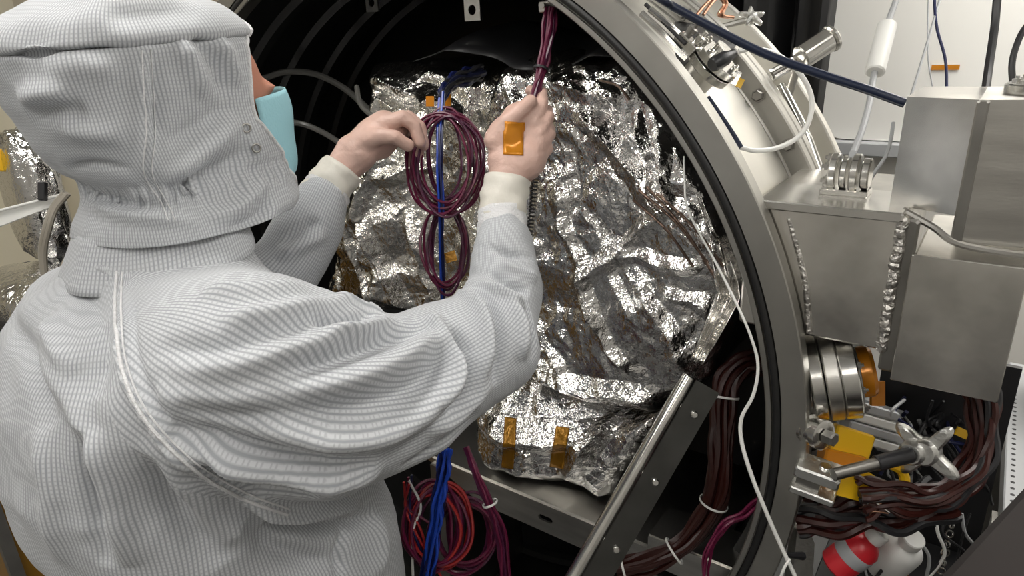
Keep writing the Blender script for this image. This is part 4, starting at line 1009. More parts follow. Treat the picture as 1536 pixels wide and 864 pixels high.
# ---- wires below the arm
loop('wire_coil', (655, 790), 48, 62, 1.40, 12, 0.0035, [MAGENTA, REDW, PLUM, MAGENTA], 'tangled coil of red and magenta wires below the sleeve', 15)
loop('wire_coil', (700, 800), 45, 58, 1.44, 8, 0.0035, [PLUM, MAGENTA], 'dark plum wire coil behind the red and magenta tangle', 16)
bundle('blue_wire_bundle', [P(668, 672, 1.33), P(664, 710, 1.33), P(656, 750, 1.34), P(650, 800, 1.36), P(640, 870, 1.38)], 0.013, 12, 0.0032, [BLUEW, NAVYW, BLUEW], 'short bright blue wire strands hanging below the sleeve', seed=17, twist=2)
bundle('wire_bundle', [P(700, 670, 1.35), P(715, 710, 1.34), P(735, 755, 1.34), P(752, 800, 1.35), P(762, 880, 1.36)], 0.011, 10, 0.0032, [MAGENTA, PLUM], 'loose magenta wire bundle falling past the platform edge', seed=18, ties=(0.5,), radmul=[0.5, 0.7, 1, 1.2, 1.2])
for i in range(5):
    rr = random.Random(40 + i)
    wire('stray_wire', [P(605 + rr.uniform(0, 20), 720 + rr.uniform(-8, 8), 1.36), P(615 + rr.uniform(-8, 20), 760, 1.38), P(630 + rr.uniform(-20, 30), 800, 1.38), P(610 + rr.uniform(-5, 60), 875, 1.4)], 0.0028, [REDW, MAGENTA, NAVYW, REDW, WHITEP][i], 'stray thin wire hanging in the tangle below the sleeve', 'cable', 'stray wires below the sleeve')

#==================================================================== FITTINGS ON THE CHAMBER, TOP
def fitting_cluster():
    t = empty('feedthrough_port', P(1045, 110, 1.13)); tag(t, 'stubby steel feedthrough port bolted on the chamber just behind the flange', 'port')
    ax = W(0.72, 0.60, 0) - W(0, 0, 0); ax /= np.linalg.norm(ax)
    c = W(0.905 * ax @ EU, 0.905 * ax[2], 0.14)
    c = P(1050, 112, 1.16)
    nv_ = (c - AX) - EN * ((c - AX) @ EN); nv_ /= np.linalg.norm(nv_)
    base = AX + EN * ((c - AX) @ EN) + nv_ * 0.900
    obj('nozzle', MB().lathe(base, nv_, [(0.030, 0), (0.030, 0.045)], 32), STEEL, t)
    f1 = obj('lower_flange', MB().lathe(base + nv_ * 0.03, nv_, [(0.044, 0), (0.045, 0.001), (0.045, 0.013), (0.044, 0.014)], 40), STEEL_B, t, auto=25)
    obj('upper_flange', MB().lathe(base + nv_ * 0.047, nv_, [(0.044, 0), (0.045, 0.001), (0.045, 0.013), (0.044, 0.014), (0.02, 0.014), (0.02, 0.03), (0.0005, 0.03)], 40), STEEL_B, t, auto=25)
    e1 = np.cross(nv_, EN); e1 /= np.linalg.norm(e1)
    for k in range(8):
        a = k * math.pi / 4 + 0.2; inst('nut', nut, frame(base + nv_ * 0.061 + (e1 * math.cos(a) + EN * math.sin(a)) * 0.036, nv_), f1)
    return base, nv_
fb, fn = fitting_cluster()
bc = obj('black_connector', MB().lathe(P(1068, 98, 1.07), (P(1112, 74, 1.09) - P(1068, 98, 1.07)), [(0.010, 0), (0.012, 0.003), (0.012, 0.030), (0.009, 0.036), (0.007, 0.05)], 20), BLACKP); tag(bc, 'black cylindrical plug at the end of the white looped cable', 'connector')
wire('white_cable', [P(1108, 77, 1.09), P(1130, 73, 1.09), P(1165, 82, 1.10), P(1198, 108, 1.11), P(1217, 145, 1.12), P(1214, 180, 1.12), P(1198, 205, 1.12), P(1168, 221, 1.11), P(1135, 226, 1.09), P(1110, 221, 1.07)], 0.0042, WHITEP, 'thick white cable looping out over the chamber shell', n=10)
wire('navy_hose', [W(0.30, 0.87, 0.16), W(0.36, 0.90, 0.09), P(975, -12, 1.06), P(1010, 10, 1.06), P(1075, 45, 1.05), P(1150, 82, 1.03), P(1230, 111, 1.0), P(1300, 134, 0.97), P(1358, 155, 0.95)], 0.0068, BLUEHOSE, 'dark blue hose stretched from the chamber top to the column box', 'hose', n=12)
wire('blue_tube', [P(1062, 146, 1.10), P(1080, 172, 1.09), P(1100, 202, 1.08), P(1112, 222, 1.07)], 0.0042, BLUEHOSE, 'short dark blue tube lying along the flange rim', 'hose')
wire('black_cable', [P(968, 6, 1.13), P(1000, 38, 1.12), P(1028, 66, 1.11)], 0.0035, BLACKP, 'thin black cable lying along the bright chamber shell')
for k, (a, b) in enumerate((((962, 20), (1030, 88)), ((975, 14), (1040, 74)))):
    wire('steel_tube', [P(*a, 1.13), P((a[0] + b[0]) / 2, (a[1] + b[1]) / 2 - 2, 1.12), P(*b, 1.12)], 0.006, STEEL_B, 'bright steel tube leading to the feedthrough port', 'tube', 'steel tubes at the feedthrough port')
yt = obj('yellow_sticker', MB().box(P(1107, 123, 1.155), (R * 0.8 - U * 0.4, U * 0.8 + R * 0.4, F), (0.010, 0.009, 0.001)), YELLOW, smooth=False); tag(yt, 'small yellow sticker on the chamber shell', 'sticker')
vb_ = empty('valve_block', P(1035, 72, 1.12)); tag(vb_, 'small steel valve block with two stub fittings next to the feedthrough port', 'valve')
vx = (P(1060, 96, 1.12) - P(1012, 44, 1.13)); vx /= np.linalg.norm(vx); vy = np.cross(vx, fn); vy /= np.linalg.norm(vy)
vc_ = P(1030, 66, 1.125)
obj('block', MB().box(vc_, (vx, vy, fn), (0.020, 0.014, 0.011), 0.002), STEEL_B, vb_, smooth=False)
for k in (-1, 1):
    obj('stub', MB().lathe(vc_ + vx * 0.010 * k + fn * 0.010, fn, [(0.007, 0), (0.007, 0.008), (0.0085, 0.009), (0.0085, 0.016), (0.004, 0.018), (0.004, 0.026)], 18), STEEL_B if k > 0 else STEEL_D, vb_)
    inst('nut', nut, frame(vc_ + vx * 0.016 * k - vy * 0.014, -vy), vb_)
lbp = obj('rating_plate', MB().box(P(1094, 112, 1.145), (R * 0.8 - U * 0.4, U * 0.8 + R * 0.4, F), (0.020, 0.014, 0.001)), STEEL_B, smooth=False); tag(lbp, 'bare metal plate under the yellow sticker on the shell', 'plate')
# sight-glass like stubs on the second flange, gauge and star knob
gg = empty('vacuum_gauge', P(1222, 92, 1.32)); tag(gg, 'tilted silver cylinder gauge standing behind the chamber', 'gauge')
ga, gb = P(1200, 88, 1.32), P(1243, 60, 1.32)
obj('body', MB().cyl(ga, gb, 0.024, 28, 0.003), STEEL_B, gg); obj('end_cap', MB().cyl(gb, gb + (gb - ga) * 0.16, 0.027, 28, 0.003), STEEL_B, gg)
obj('stem', MB().cyl(ga, W(0.74, 0.57, 0.50), 0.008, 12), STEEL, gg)
st = empty('strap_clamp', P(1175, 130, 1.38)); tag(st, 'small steel toggle clamp on the second chamber flange', 'clamp')
obj('block', MB().box(P(1172, 105, 1.36), (R * 0.85 + U * 0.5, U * 0.85 - R * 0.5, F), (0.028, 0.012, 0.014), 0.003), STEEL_B, st, smooth=False)
obj('bolt', MB().cyl(P(1158, 112, 1.35), P(1186, 96, 1.35), 0.006, 12), STEEL_D, st)
for a_, b_ in (((1172, 128), (1232, 262)), ):
    wire('steel_rod', [P(*a_, 1.36), P(1206, 195, 1.33), P(*b_, 1.32)], 0.009, STEEL_B, 'bright curved steel rod along the second chamber flange', 'rod', n=12)
def star_knob(name, c, ax, up, r, th, m, label, arms=4, parent=None):
    ax = ax / np.linalg.norm(ax); up = up - ax * (up @ ax); up /= np.linalg.norm(up); sd_ = np.cross(ax, up)
    t = empty(name, c) if parent is None else parent
    if parent is None: tag(t, label, 'knob')
    n = 96; rings = []
    for z, k in ((-1, 0.80), (-0.8, 0.95), (0, 1.0), (0.8, 0.95), (1, 0.80)):
        row = []
        for i in range(n):
            a = 2 * math.pi * i / n; lobes = (0.5 + 0.5 * math.cos(arms * a)) ** 2.6
            rad = r * (0.36 + 0.64 * lobes) * (k if lobes > 0.2 else (k * 0.7 + 0.3)); row.append(c + ax * th * z * (1 - 0.25 * lobes) + rad * (math.cos(a) * up + math.sin(a) * sd_))
        rings.append(row)
    mb = MB(); A = np.array(rings).transpose(1, 0, 2); mb.grid(A, True)
    mb.add([p for p in A[:, 0]], [tuple(range(n))]); mb.add([p for p in A[:, -1]], [tuple(range(n - 1, -1, -1))])
    obj('star_head', mb, m, t, auto=50)
    obj('hub', MB().lathe(c - ax * th * 1.9, ax, [(r * 0.30, 0), (r * 0.36, th * 0.5), (r * 0.36, th * 1.8), (r * 0.25, th * 2.9), (0.0005, th * 3.0)], 28), m, t)
    return t
star_knob('star_knob', P(1128, 25, 1.36), -F * 0.8 + U * 0.4, U, 0.028, 0.007, ALU, 'small pale star-shaped knob on top of the chamber', 5)
wire('knob_stem', [P(1128, 28, 1.37), W(0.60, 0.70, 0.40)], 0.006, STEEL, 'thin steel stem under the small star-shaped knob', 'rod', sm=1)
for k in range(2):
    wire('copper_tube', [P(1045 + 10 * k, 22, 1.22), P(1060 + 10 * k, 5 - 3 * k, 1.23), P(1075 + 8 * k, -6, 1.24), P(1086 + 4 * k, 6, 1.25), P(1078 + 6 * k, 22, 1.25), P(1092 + 8 * k, 26, 1.27)], 0.003, COPPER, 'thin copper tube coiled on top of the chamber', 'tube', 'copper tubes on the chamber')

# ---- on the duct ledge
kf = empty('flange_coupling', W(0.93, 0.447, 0.12)); tag(kf, 'bright steel flange coupling standing on the duct ledge', 'fitting')
kc = W(0.935, 0.480, 0.125)
for k, (o_, r_, l_) in enumerate(((-0.028, 0.030, 0.012), (-0.012, 0.026, 0.010), (0.002, 0.030, 0.012), (0.017, 0.024, 0.012))):
    obj('disc', MB().lathe(kc + EU * o_, EU, [(r_ - 0.002, 0), (r_, 0.002), (r_, l_ - 0.002), (r_ - 0.002, l_)], 36), STEEL_B, kf, auto=25)
obj('foot', MB().box(W(0.932, 0.4515, 0.125), TA, (0.034, 0.0045, 0.022), 0.001), STEEL_B, kf, smooth=False)
for k in range(6):
    a = k * math.pi / 3; inst('nut', nut, frame(kc - EU * 0.029 + (EZ * math.cos(a) + EN * math.sin(a)) * 0.022, -EU), kf)
wire('grey_cable', [W(0.935, 0.509, 0.125), P(1275, 240, 1.14), P(1293, 195, 1.18), P(1305, 150, 1.22), P(1312, 108, 1.26), P(1330, 40, 1.30), P(1344, 0, 1.32), P(1350, -30, 1.34), P(1356, -120, 1.38), P(1356, -120, 1.38) * [1, 1, 0] + EZ * (HC - 0.01)], 0.0058, GREYP, 'grey cable rising from the bright coupling into a white sleeve', n=10)
cs_ = obj('cable_sleeve', MB().cyl(P(1312, 109, 1.26), P(1331, 37, 1.30), 0.0175, 24, 0.003), WHITEP); tag(cs_, 'white plastic sleeve on the grey cable in front of the board', 'sleeve')
ef = empty('elbow_fitting', W(1.0, 0.447, 0.10)); tag(ef, 'small steel elbow fitting at the end of the duct ledge', 'fitting')
obj('body', MB().cyl(P(1296, 313, 1.06), P(1318, 322, 1.05), 0.010, 16, 0.001), STEEL_B, ef); obj('stub', MB().cyl(P(1298, 316, 1.06), P(1293, 285, 1.06), 0.008, 16, 0.001), STEEL, ef)
wire('grey_cable', [P(1294, 290, 1.06), P(1310, 262, 1.07), P(1328, 235, 1.09), P(1336, 210, 1.10), P(1340, 184, 1.11)], 0.003, GREYP, 'thin grey cable rising from the small elbow fitting')
# ---- cords hanging in front of the white board
for pts, r_, m, lb_ in (([P(1402, -10, 1.9), P(1405, 40, 1.9), P(1418, 90, 1.9), P(1420, 142, 1.9)], 0.004, NAVYW, 'thin dark blue cord hanging in front of the board'),
        ([P(1412, -10, 1.9), P(1398, 40, 1.9), P(1380, 100, 1.9), P(1366, 145, 1.9)], 0.0035, GREYP, 'thin grey cord slanting in front of the board'),
        ([P(1393, -10, 1.9), P(1392, 80, 1.9), P(1397, 120, 1.9), P(1402, 145, 1.9)], 0.002, GREYP, 'finest grey thread hanging in front of the board'),
        ([P(1497, -10, 1.2), P(1492, 40, 1.2), P(1484, 95, 1.18), P(1478, 138, 1.15)], 0.007, BLACKP, 'thick black cable dropping behind the column box'),
        ([P(1550, 20, 1.2), P(1530, 55, 1.2), P(1518, 95, 1.2), P(1521, 140, 1.2)], 0.0055, BLACKP, 'black cable bowed in an arc above the column box')):
    top = pts[0].copy(); top[2] = HC - 0.01; rise = [pts[0] + (top - pts[0]) * k / 14 for k in range(14, 0, -1)]
    wire('hanging_cable', rise + pts, r_, m, lb_, 'cable', n=10)
ot = obj('amber_tape', MB().box(PW(1418, 101, W1 - 0.046), (EU, EZ, EN), (0.045, 0.009, 0.001)), KAPTON, smooth=False); tag(ot, 'strip of amber tape stuck on the white board', 'tape')

#==================================================================== FITTINGS ON THE CHAMBER, RIGHT
cp = empty('viewport_nozzle', P(1250, 620, 1.12)); tag(cp, 'stacked steel flange nozzle with amber tape on its end, below the duct', 'port')
pc0, pc1 = P(1196, 568, 1.14), P(1304, 556, 1.10); pd = (pc1 - pc0) / np.linalg.norm(pc1 - pc0); PL = np.linalg.norm(pc1 - pc0)
for (s0, s1, r_, m) in ((0.0, 0.16, 0.052, STEEL), (0.16, 0.34, 0.074, STEEL_B), (0.36, 0.56, 0.075, STEEL), (0.57, 0.80, 0.075, STEEL_B), (0.80, 0.84, 0.06, STEEL_D)):
    obj('flange_disc', MB().lathe(pc0 + pd * PL * s0, pd, [(r_ - 0.002, 0), (r_, 0.002), (r_, PL * (s1 - s0) - 0.002), (r_ - 0.002, PL * (s1 - s0))], 48), m, cp, auto=25)
e1 = np.cross(pd, EZ); e1 /= np.linalg.norm(e1); e2 = np.cross(pd, e1)
for k in range(10):
    a = k * math.pi / 5; inst('nut', nut, frame(pc0 + pd * PL * 0.81 + (e1 * math.cos(a) + e2 * math.sin(a)) * 0.064, pd), cp)
obj('amber_cap', MB().lathe(pc0 + pd * PL * 0.84, pd, [(0.040, 0), (0.043, 0.002), (0.043, 0.018), (0.038, 0.024), (0.0005, 0.025)], 32), KAPTON, cp)
# swing bolt clamp with star knob
sb = empty('swing_bolt_clamp', P(1240, 740, 1.08)); tag(sb, 'swing bolt clamp with big cast star knob on the flange rim', 'clamp')
c1 = P(1228, 706, 1.08); bx_ = (P(1262, 712, 1.06) - P(1200, 690, 1.09)); bx_ /= np.linalg.norm(bx_); bu = EZ - bx_ * (EZ @ bx_); bu /= np.linalg.norm(bu); bf = np.cross(bx_, bu)
obj('clevis_block', MB().box(c1 - bu * 0.0, (bx_, bu, bf), (0.034, 0.010, 0.026), 0.003), ALU, sb, smooth=False)
obj('clevis_base', MB().box(c1 - bu * 0.036, (bx_, bu, bf), (0.034, 0.006, 0.026), 0.002), ALU, sb, smooth=False)
obj('clevis_web', MB().box(c1 - bu * 0.02 - bx_ * 0.01, (bx_, bu, bf), (0.018, 0.012, 0.018)), STEEL_D, sb, smooth=False)
obj('pivot_pin', MB().cyl(c1 + bu * 0.008 + bx_ * 0.008, c1 + bu * 0.0135 + bx_ * 0.008, 0.010, 20, 0.001), STEEL_B, sb)
q0, q1 = P(1250, 712, 1.04), P(1366, 682, 1.055)
obj('threaded_rod', MB().cyl(q0, q0 + (q1 - q0) * 0.62, 0.0095, 18), STEEL_D, sb); obj('rubber_sleeve', MB().cyl(q0 + (q1 - q0) * 0.55, q1, 0.0125, 20, 0.001), BLACKP, sb)
kax = F * 0.62 + R * 0.76 + U * 0.10; kax /= np.linalg.norm(kax); ksd = np.cross(kax, U)
star_knob('star_knob', P(1390, 676, 1.065), kax, U * 0.75 + ksd * 0.65, 0.058, 0.011, ALU, '', 4, parent=sb)
obj('knob_hub', MB().lathe(P(1364, 682, 1.055), kax, [(0.0155, 0), (0.0185, 0.004), (0.0205, 0.02), (0.022, 0.034)], 28), ALU, sb)
wf_ = empty('hose_union', P(1228, 672, 1.09)); tag(wf_, 'pale hose union with a dark nut beside the nozzle', 'fitting')
obj('body', MB().lathe(P(1205, 640, 1.10), P(1240, 655, 1.06) - P(1205, 640, 1.10), [(0.024, 0), (0.026, 0.002), (0.026, 0.014), (0.021, 0.016), (0.021, 0.028), (0.025, 0.030), (0.025, 0.040), (0.02, 0.042)], 28), STEEL_B, wf_, auto=25)
obj('nut', MB().lathe(P(1238, 654, 1.06), P(1240, 655, 1.06) - P(1205, 640, 1.10), [(0.012, 0), (0.012, 0.016), (0.009, 0.018)], 6), STEEL_D, wf_)
# yellow clips and plates behind the clamp
yc = empty('yellow_connector_box', P(1270, 690, 1.14)); tag(yc, 'yellow plastic connector box behind the swing bolt', 'connector')
obj('cover', MB().box(P(1275, 664, 1.14), (R * 0.95 - U * 0.3, F, U * 0.95 + R * 0.3), (0.034, 0.012, 0.024), 0.003), YELLOW, yc, smooth=False)
obj('tray', MB().box(P(1262, 688, 1.13), (R * 0.97 - U * 0.22, F, U * 0.97 + R * 0.22), (0.036, 0.016, 0.013), 0.003), KAPTON, yc, smooth=False)
yb = obj('yellow_plate', MB().prism([P(x, y, 1.09) for x, y in ((1255, 716), (1300, 706), (1325, 722), (1290, 752), (1252, 742))], F * 0.02), YELLOW, smooth=False); tag(yb, 'yellow plastic plate under the swing bolt', 'plate')
yc2 = obj('yellow_clip', MB().tube([P(1338, 698, 1.10), P(1352, 706, 1.10), P(1357, 722, 1.10), P(1348, 736, 1.10)], 0.008, 8, 6), YELLOW); tag(yc2, 'curved yellow clip next to the dark cable mass', 'clip')
yl = obj('yellow_tag', MB().box(P(1444, 650, 1.2), (R * 0.9 - U * 0.4, U * 0.9 + R * 0.4, F), (0.013, 0.008, 0.002)), YELLOW, smooth=False); tag(yl, 'small yellow tag on the dark hanging harness', 'tag')
wb = empty('white_bracket', P(1300, 650, 1.3)); tag(wb, 'pale ribbed bracket behind the nozzle and the star knob', 'bracket')
for k in range(4):
    obj('rib', MB().box(P(1300 + 4 * k, 612 + 17 * k, 1.28), (R * 0.95 - U * 0.28, U * 0.95 + R * 0.28, F), (0.055, 0.009, 0.02), 0.003), WHITEP if k % 2 else GREYMET, wb, smooth=False)
obj('backing', MB().box(P(1306, 637, 1.32), (R * 0.95 - U * 0.28, U * 0.95 + R * 0.28, F), (0.055, 0.045, 0.006)), GREYMET, wb, smooth=False)
at_ = obj('amber_tape', MB().box(P(1316, 590, 1.2), (R, U, F), (0.012, 0.022, 0.004)), KAPTON, smooth=False); tag(at_, 'amber taped connector hanging under the steel cover box', 'tape')
# dark harness of red-brown tubes
bundle('dark_harness', [P(1290, 748, 1.08), P(1330, 745, 1.07), P(1375, 752, 1.07), P(1420, 738, 1.08), P(1458, 705, 1.10), P(1474, 655, 1.12), P(1472, 600, 1.14), P(1455, 560, 1.16)], 0.022, 22, 0.0052, [REDBROWN, REDBROWN, BLACKP], 'thick dark red-brown harness sweeping from the clamp up behind the cover box', seed=31, twist=2.2, radmul=[1.3, 1.1, 0.9, 0.9, 1.0, 1.0, 1.1, 1.1])
bundle('dark_harness', [P(1195, 775, 1.16), P(1240, 775, 1.14), P(1285, 772, 1.12), P(1330, 775, 1.11), P(1375, 765, 1.10), P(1420, 745, 1.10)], 0.034, 20, 0.007, [REDBROWN, BLACKP], 'dark mass of red-brown and black cables below the yellow plate', seed=32, twist=2.5)
for i in range(9):
    rr = random.Random(70 + i); x = 1285 + rr.uniform(0, 50); y = 752 + rr.uniform(-6, 22)
    wire('fine_wire', [P(x, y, 1.07), P(x + rr.uniform(5, 20), y - rr.uniform(2, 14), 1.055), P(x + rr.uniform(25, 40), y + rr.uniform(-5, 8), 1.06)], 0.0014, [COPPER, WHITEP, REDBROWN][i % 3], 'fine loose wire curling out of the dark cable mass', 'cable', 'fine wires at the dark cable mass')
# tangle behind the star knob
for i in range(22):
    rr = random.Random(100 + i); x = 1335 + rr.uniform(0, 90); y = 590 + rr.uniform(0, 60)
    pts = [P(x, y, 1.25 + rr.uniform(0, 0.1))]
    for k in range(4): x += rr.uniform(-30, 32); y += rr.uniform(4, 40); pts.append(P(x, y, 1.25 + rr.uniform(0, 0.1)))
    wire('tangled_wire', pts, rr.choice([0.0024, 0.0032, 0.004]), [BLACKP, BLACKP, GREYP, BLACKP, NAVYW][i % 5], 'thin cable in the tangle behind the star knob', 'cable', 'tangled cables behind the star knob')
for i in range(10):
    rr = random.Random(140 + i); x = 1300 + 18 * i + rr.uniform(-8, 8)
    wire('drop_wire', [P(x, 770, 1.2), P(x + rr.uniform(-20, 20), 800, 1.2), P(x + rr.uniform(-25, 25), 835, 1.2), P(x + rr.uniform(-30, 30), 885, 1.2)], rr.choice([0.0022, 0.003]), [GREYP, BLACKP, WHITEP, BLACKP][i % 4], 'thin cable dropping past the red and white bottles', 'cable', 'cables dropping below the harness')
def chain_link():
    t = empty('steel_chain', P(1420, 880, 1.2)); tag(t, 'row of small bright chain links hanging right of the bottles', 'chain')
    me = mesh_of(MB().lathe((0, 0, 0), (0, 0, 1), [(0.006 + 0.0018 * math.cos(a), 0.0018 * math.sin(a)) for a in np.linspace(0, 6.283, 6, endpoint=False)], 14, closed_prof=True), STEEL_B, 'link')
    for k in range(9): inst('link', me, frame(P(1436 - 3.0 * k, 745 + 14 * k, 1.2), R if k % 2 else F + 0.2 * R), t)
chain_link()
# bottles
def bottle(name, p0, p1, r, m, capm, label, bandm=None):
    d = (p1 - p0) / np.linalg.norm(p1 - p0); L_ = np.linalg.norm(p1 - p0); t = empty(name, p0); tag(t, label, 'bottle')
    obj('body', MB().lathe(p0, d, [(r - 0.004, 0), (r, 0.004), (r, L_ * 0.72), (r * 0.75, L_ * 0.85), (r * 0.45, L_ * 0.9), (r * 0.45, L_)], 32), m, t)
    obj('cap', MB().lathe(p0 + d * L_ * 0.93, d, [(r * 0.5, 0), (r * 0.55, 0.003), (r * 0.55, 0.02), (r * 0.5, 0.022)], 24), capm, t)
    if bandm: obj('label_band', MB().lathe(p0 + d * L_ * 0.36, d, [(r + 0.0004, 0), (r + 0.0008, 0.001), (r + 0.0008, 0.022), (r + 0.0004, 0.023)], 32), bandm, t)
bottle('bottle', P(1252, 850, 1.18), P(1312, 806, 1.14), 0.030, REDP, WHITEP, 'red bottle with a pale band lying in the cables', GREYP)
bottle('bottle', P(1325, 850, 1.24), P(1366, 812, 1.16), 0.034, WHITEP, WHITEP, 'white bottle lying beside the red one')
ab = obj('amber_stand', MB().box(P(1345, 862, 1.22), (R, U, F), (0.016, 0.05, 0.012), 0.003), KAPTON, smooth=False); tag(ab, 'amber plastic block under the white bottle', 'block')
gb_ = obj('grey_bracket', MB().prism([P(x, y, 1.16) for x, y in ((1196, 795), (1210, 788), (1222, 815), (1218, 890), (1186, 890))], F * 0.03), ALU, smooth=False); tag(gb_, 'pale grey bracket at the lower rim of the flange', 'bracket')
pk = obj('pointed_latch', MB().cyl(P(1180, 832, 1.11), P(1204, 834, 1.13), 0.004, 10, r1=0.007), BLACKP); tag(pk, 'small black latch pin on the lower flange rim', 'latch')
# shelf that carries the cables and bottles, rack beside it
shf = empty('equipment_shelf', W(1.05, FZ, 0.3)); tag(shf, 'dark shelf unit under the side duct carrying cables and bottles', 'shelf')
obj('deck', MB().box(W(1.08, -0.335, 0.25), TA, (0.115, 0.010, 0.14), 0.002), BLACKP, shf, smooth=False)
obj('back_panel', MB().box(W(1.11, (FZ + 0.10) / 2, 0.398), TA, (0.11, (0.10 - FZ) / 2, 0.006)), BLACKP, shf, smooth=False)
for a in (0.975, 1.185):
    for w_ in (0.12, 0.38):
        obj('post', MB().box(W(a, (FZ - 0.33) / 2, w_), TA, (0.010, (-0.33 - FZ) / 2, 0.010)), BLACKP, shf, smooth=False)
ot_ = empty('perforated_table', W(1.7, FZ, 0.85)); tag(ot_, 'grey metal table with a perforated top beyond the dark shelf', 'table')
obj('table_top', MB().box(W(1.72, -0.27, 0.85), TA, (0.47, 0.03, 0.40), 0.003), GREYMET, ot_, smooth=False)
hm = MB()
for i in range(36):
    for j in range(30):
        hm.lathe(W(1.265 + 0.025 * i, -0.2398, 0.475 + 0.025 * j), EZ, [(0.0045, 0.0), (0.0045, 0.0004)], 8)
ho = obj('mounting_holes', hm, BLACKP, ot_, smooth=False); ho['kind'] = 'stuff'
for a in (1.28, 2.12):
    for w_ in (0.5, 1.2): obj('leg', MB().box(W(a, (FZ - 0.30) / 2, w_), TA, (0.04, (-0.30 - FZ) / 2, 0.04)), STEEL_D, ot_, smooth=False)
cu = empty('control_unit', W(1.45, -0.24, 0.95)); tag(cu, 'black control unit with pale stripes standing on the perforated table', 'control unit')
obj('case', MB().box(W(1.47, -0.10, 0.98), TA, (0.17, 0.139, 0.12), 0.006), BLACKP, cu, smooth=False)
for k in range(4): obj('stripe', MB().box(W(1.45, -0.12 + 0.04 * k, 0.857), TA, (0.12, 0.004, 0.004)), WHITEP, cu, smooth=False)
vc = empty('vinyl_topped_cabinet', (1.05, 0.62, 0)); tag(vc, 'dark brown vinyl-topped cabinet beside the swing bolt clamp', 'cabinet')
va, vb = P(1330, 943, 0.83), P(1560, 683, 1.10); va[2] = vb[2] = 1.02; vdx = (vb - va) / np.linalg.norm(vb - va); vdy = np.array([vdx[1], -vdx[0], 0])
obj('padded_top', MB().box((va + vb) / 2 + vdy * 0.25 - EZ * 0.03, (vdx, vdy, EZ), (np.linalg.norm(vb - va) / 2, 0.25, 0.03), 0.012), BROWNDK, vc, smooth=False)
obj('carcass', MB().box(((va + vb) / 2 + vdy * 0.25) * [1, 1, 0] + EZ * 0.48, (vdx, vdy, EZ), (np.linalg.norm(vb - va) / 2 - 0.015, 0.235, 0.48)), STEEL_D, vc, smooth=False)
obj('door_handle', MB().tube([(va + vb) / 2 + vdy * 0.50 - EZ * 0.2, (va + vb) / 2 + vdy * 0.52 - EZ * 0.2, (va + vb) / 2 + vdy * 0.52 - EZ * 0.35, (va + vb) / 2 + vdy * 0.49 - EZ * 0.35], 0.005, 8, 1), STEEL_B, vc)
#==================================================================== LEFT BACKGROUND
ac = empty('amber_panel_cabinet', W(-0.95, FZ, -0.49)); tag(ac, 'cabinet with amber plastic side panels and a dark worktop beside the chamber', 'cabinet')
CT = 1.07 + FZ
obj('worktop', MB().box(W(-1.02, CT - 0.015, -0.47), TA, (0.56, 0.015, 0.27), 0.003), BLACKP, ac, smooth=False)
for w_, nm in ((-0.715, 'front_panel'), (-0.225, 'rear_panel')): obj(nm, MB().box(W(-1.02, (CT - 0.03 + FZ + 0.08) / 2, w_), TA, (0.52, (CT - 0.03 - FZ - 0.08) / 2, 0.004)), AMBERDRUM, ac, smooth=False)
for a in (-0.50, -1.54): obj('side_panel', MB().box(W(a, (CT - 0.03 + FZ + 0.08) / 2, -0.47), TA, (0.004, (CT - 0.03 - FZ - 0.08) / 2, 0.241)), AMBERDRUM, ac, smooth=False)
for a in (-0.49, -1.55):
    for w_ in (-0.725, -0.215): obj('post', MB().box(W(a, (CT - 0.03 + FZ) / 2, w_), TA, (0.012, (CT - 0.03 - FZ) / 2, 0.012)), STEEL_D, ac, smooth=False)
def foil_lump(name, c, ax, r, seed, label, m):
    n1, n2 = 90, 60; A = []
    for i in range(n1):
        th = 2 * math.pi * i / n1; row = []
        for j in range(n2):
            ph = math.pi * (j / (n2 - 1)) - math.pi / 2; e = 0.7
            sg = lambda v: math.copysign(abs(v) ** e, v)
            k = 1 + 0.35 * float(crumple(np.array([th * 0.12]), np.array([ph * 0.15]), [(0.09, 0.6), (0.04, 0.45), (0.018, 0.2)], seed)[0]) * math.cos(ph) ** 0.5
            row.append(c + ax[0] * r[0] * sg(math.cos(th)) * sg(math.cos(ph)) * k + ax[1] * r[1] * sg(math.sin(th)) * sg(math.cos(ph)) * k + ax[2] * r[2] * sg(math.sin(ph)))
        A.append(row)
    return tag(obj(name, MB().grid(A, True), m, auto=50), label, 'foil bundle')
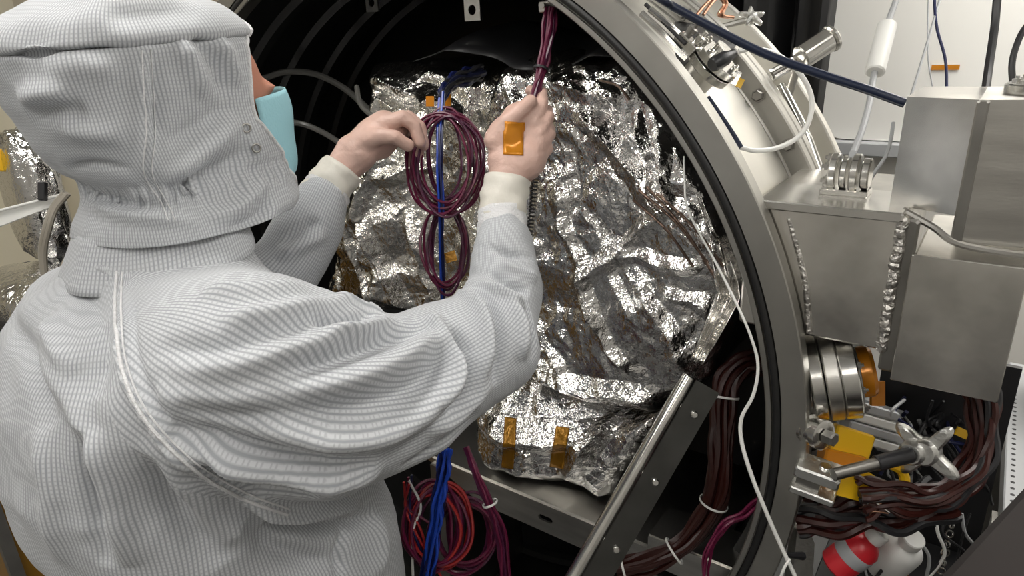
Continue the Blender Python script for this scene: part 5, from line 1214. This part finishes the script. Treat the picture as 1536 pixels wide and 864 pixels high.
foil_lump('foil_bundle', W(-0.98, CT + 0.30, -0.33), TA, (0.10, 0.18, 0.06), 51, 'upright crumpled foil bundle behind the hood', FOIL)
foil_lump('foil_bundle', W(-0.88, CT + 0.07, -0.42), TA, (0.20, 0.07, 0.11), 52, 'low foil-wrapped bundle on the amber cabinet beside the shoulder', FOIL)
sp_ = obj('white_strap', MB().prism([P(x, y, 1.60) for x, y in ((-15, 345), (45, 322), (97, 303), (95, 293), (40, 306), (-15, 322))], F * 0.006), WHITEP, smooth=False); tag(sp_, 'white strap stretched across the foil bundles', 'strap')
wire('strap_rod', [P(-15, 320, 1.59), P(98, 291, 1.59)], 0.004, WHITEP, 'thin white rod along the edge of the white strap', 'rod', sm=1)
for k in range(2):
    wire('beige_hose', [P(102 - 6 * k, 290, 1.56), P(84 - 5 * k, 312, 1.56), P(74 - 5 * k, 340, 1.56), P(66 - 4 * k, 380, 1.58), P(70, 430, 1.6)], 0.007, mat('beige_hose', (0.34, 0.31, 0.26), 0.4), 'beige hose curving down behind the shoulder', 'hose', 'beige hoses behind the shoulder')
bcl = obj('black_clip', MB().box(P(64, 287, 1.58), (R, U, F), (0.008, 0.022, 0.008), 0.002), BLACKP, smooth=False); tag(bcl, 'small black clip on the white strap', 'clip')
yk = obj('yellow_jar', MB().cyl(P(-6, 240, 1.75), P(6, 240, 1.72), 0.03, 18, 0.003), YELLOW); tag(yk, 'yellow jar beside the upright foil bundle', 'jar')
mo = empty('wall_monitor', W(A0, 0.75, 1.0)); tag(mo, 'black wall monitor on the cream wall behind the hood', 'monitor')
obj('bezel', MB().box(W(A0 + 0.02, 0.80, 1.08), TA, (0.02, 0.16, 0.36), 0.004), BLACKP, mo, smooth=False); obj('screen', MB().box(W(A0 + 0.041, 0.80, 1.08), TA, (0.002, 0.14, 0.34)), NAVYSHEET, mo, smooth=False)
tr_ = slab('trim_1', A0 + 0.001, A0 + 0.06, 0, HC, -0.2, 0.60, mat('pale_trim', (0.74, 0.68, 0.52), 0.6)); tr_['label'] = 'pale cream wall pilaster'


#==END==
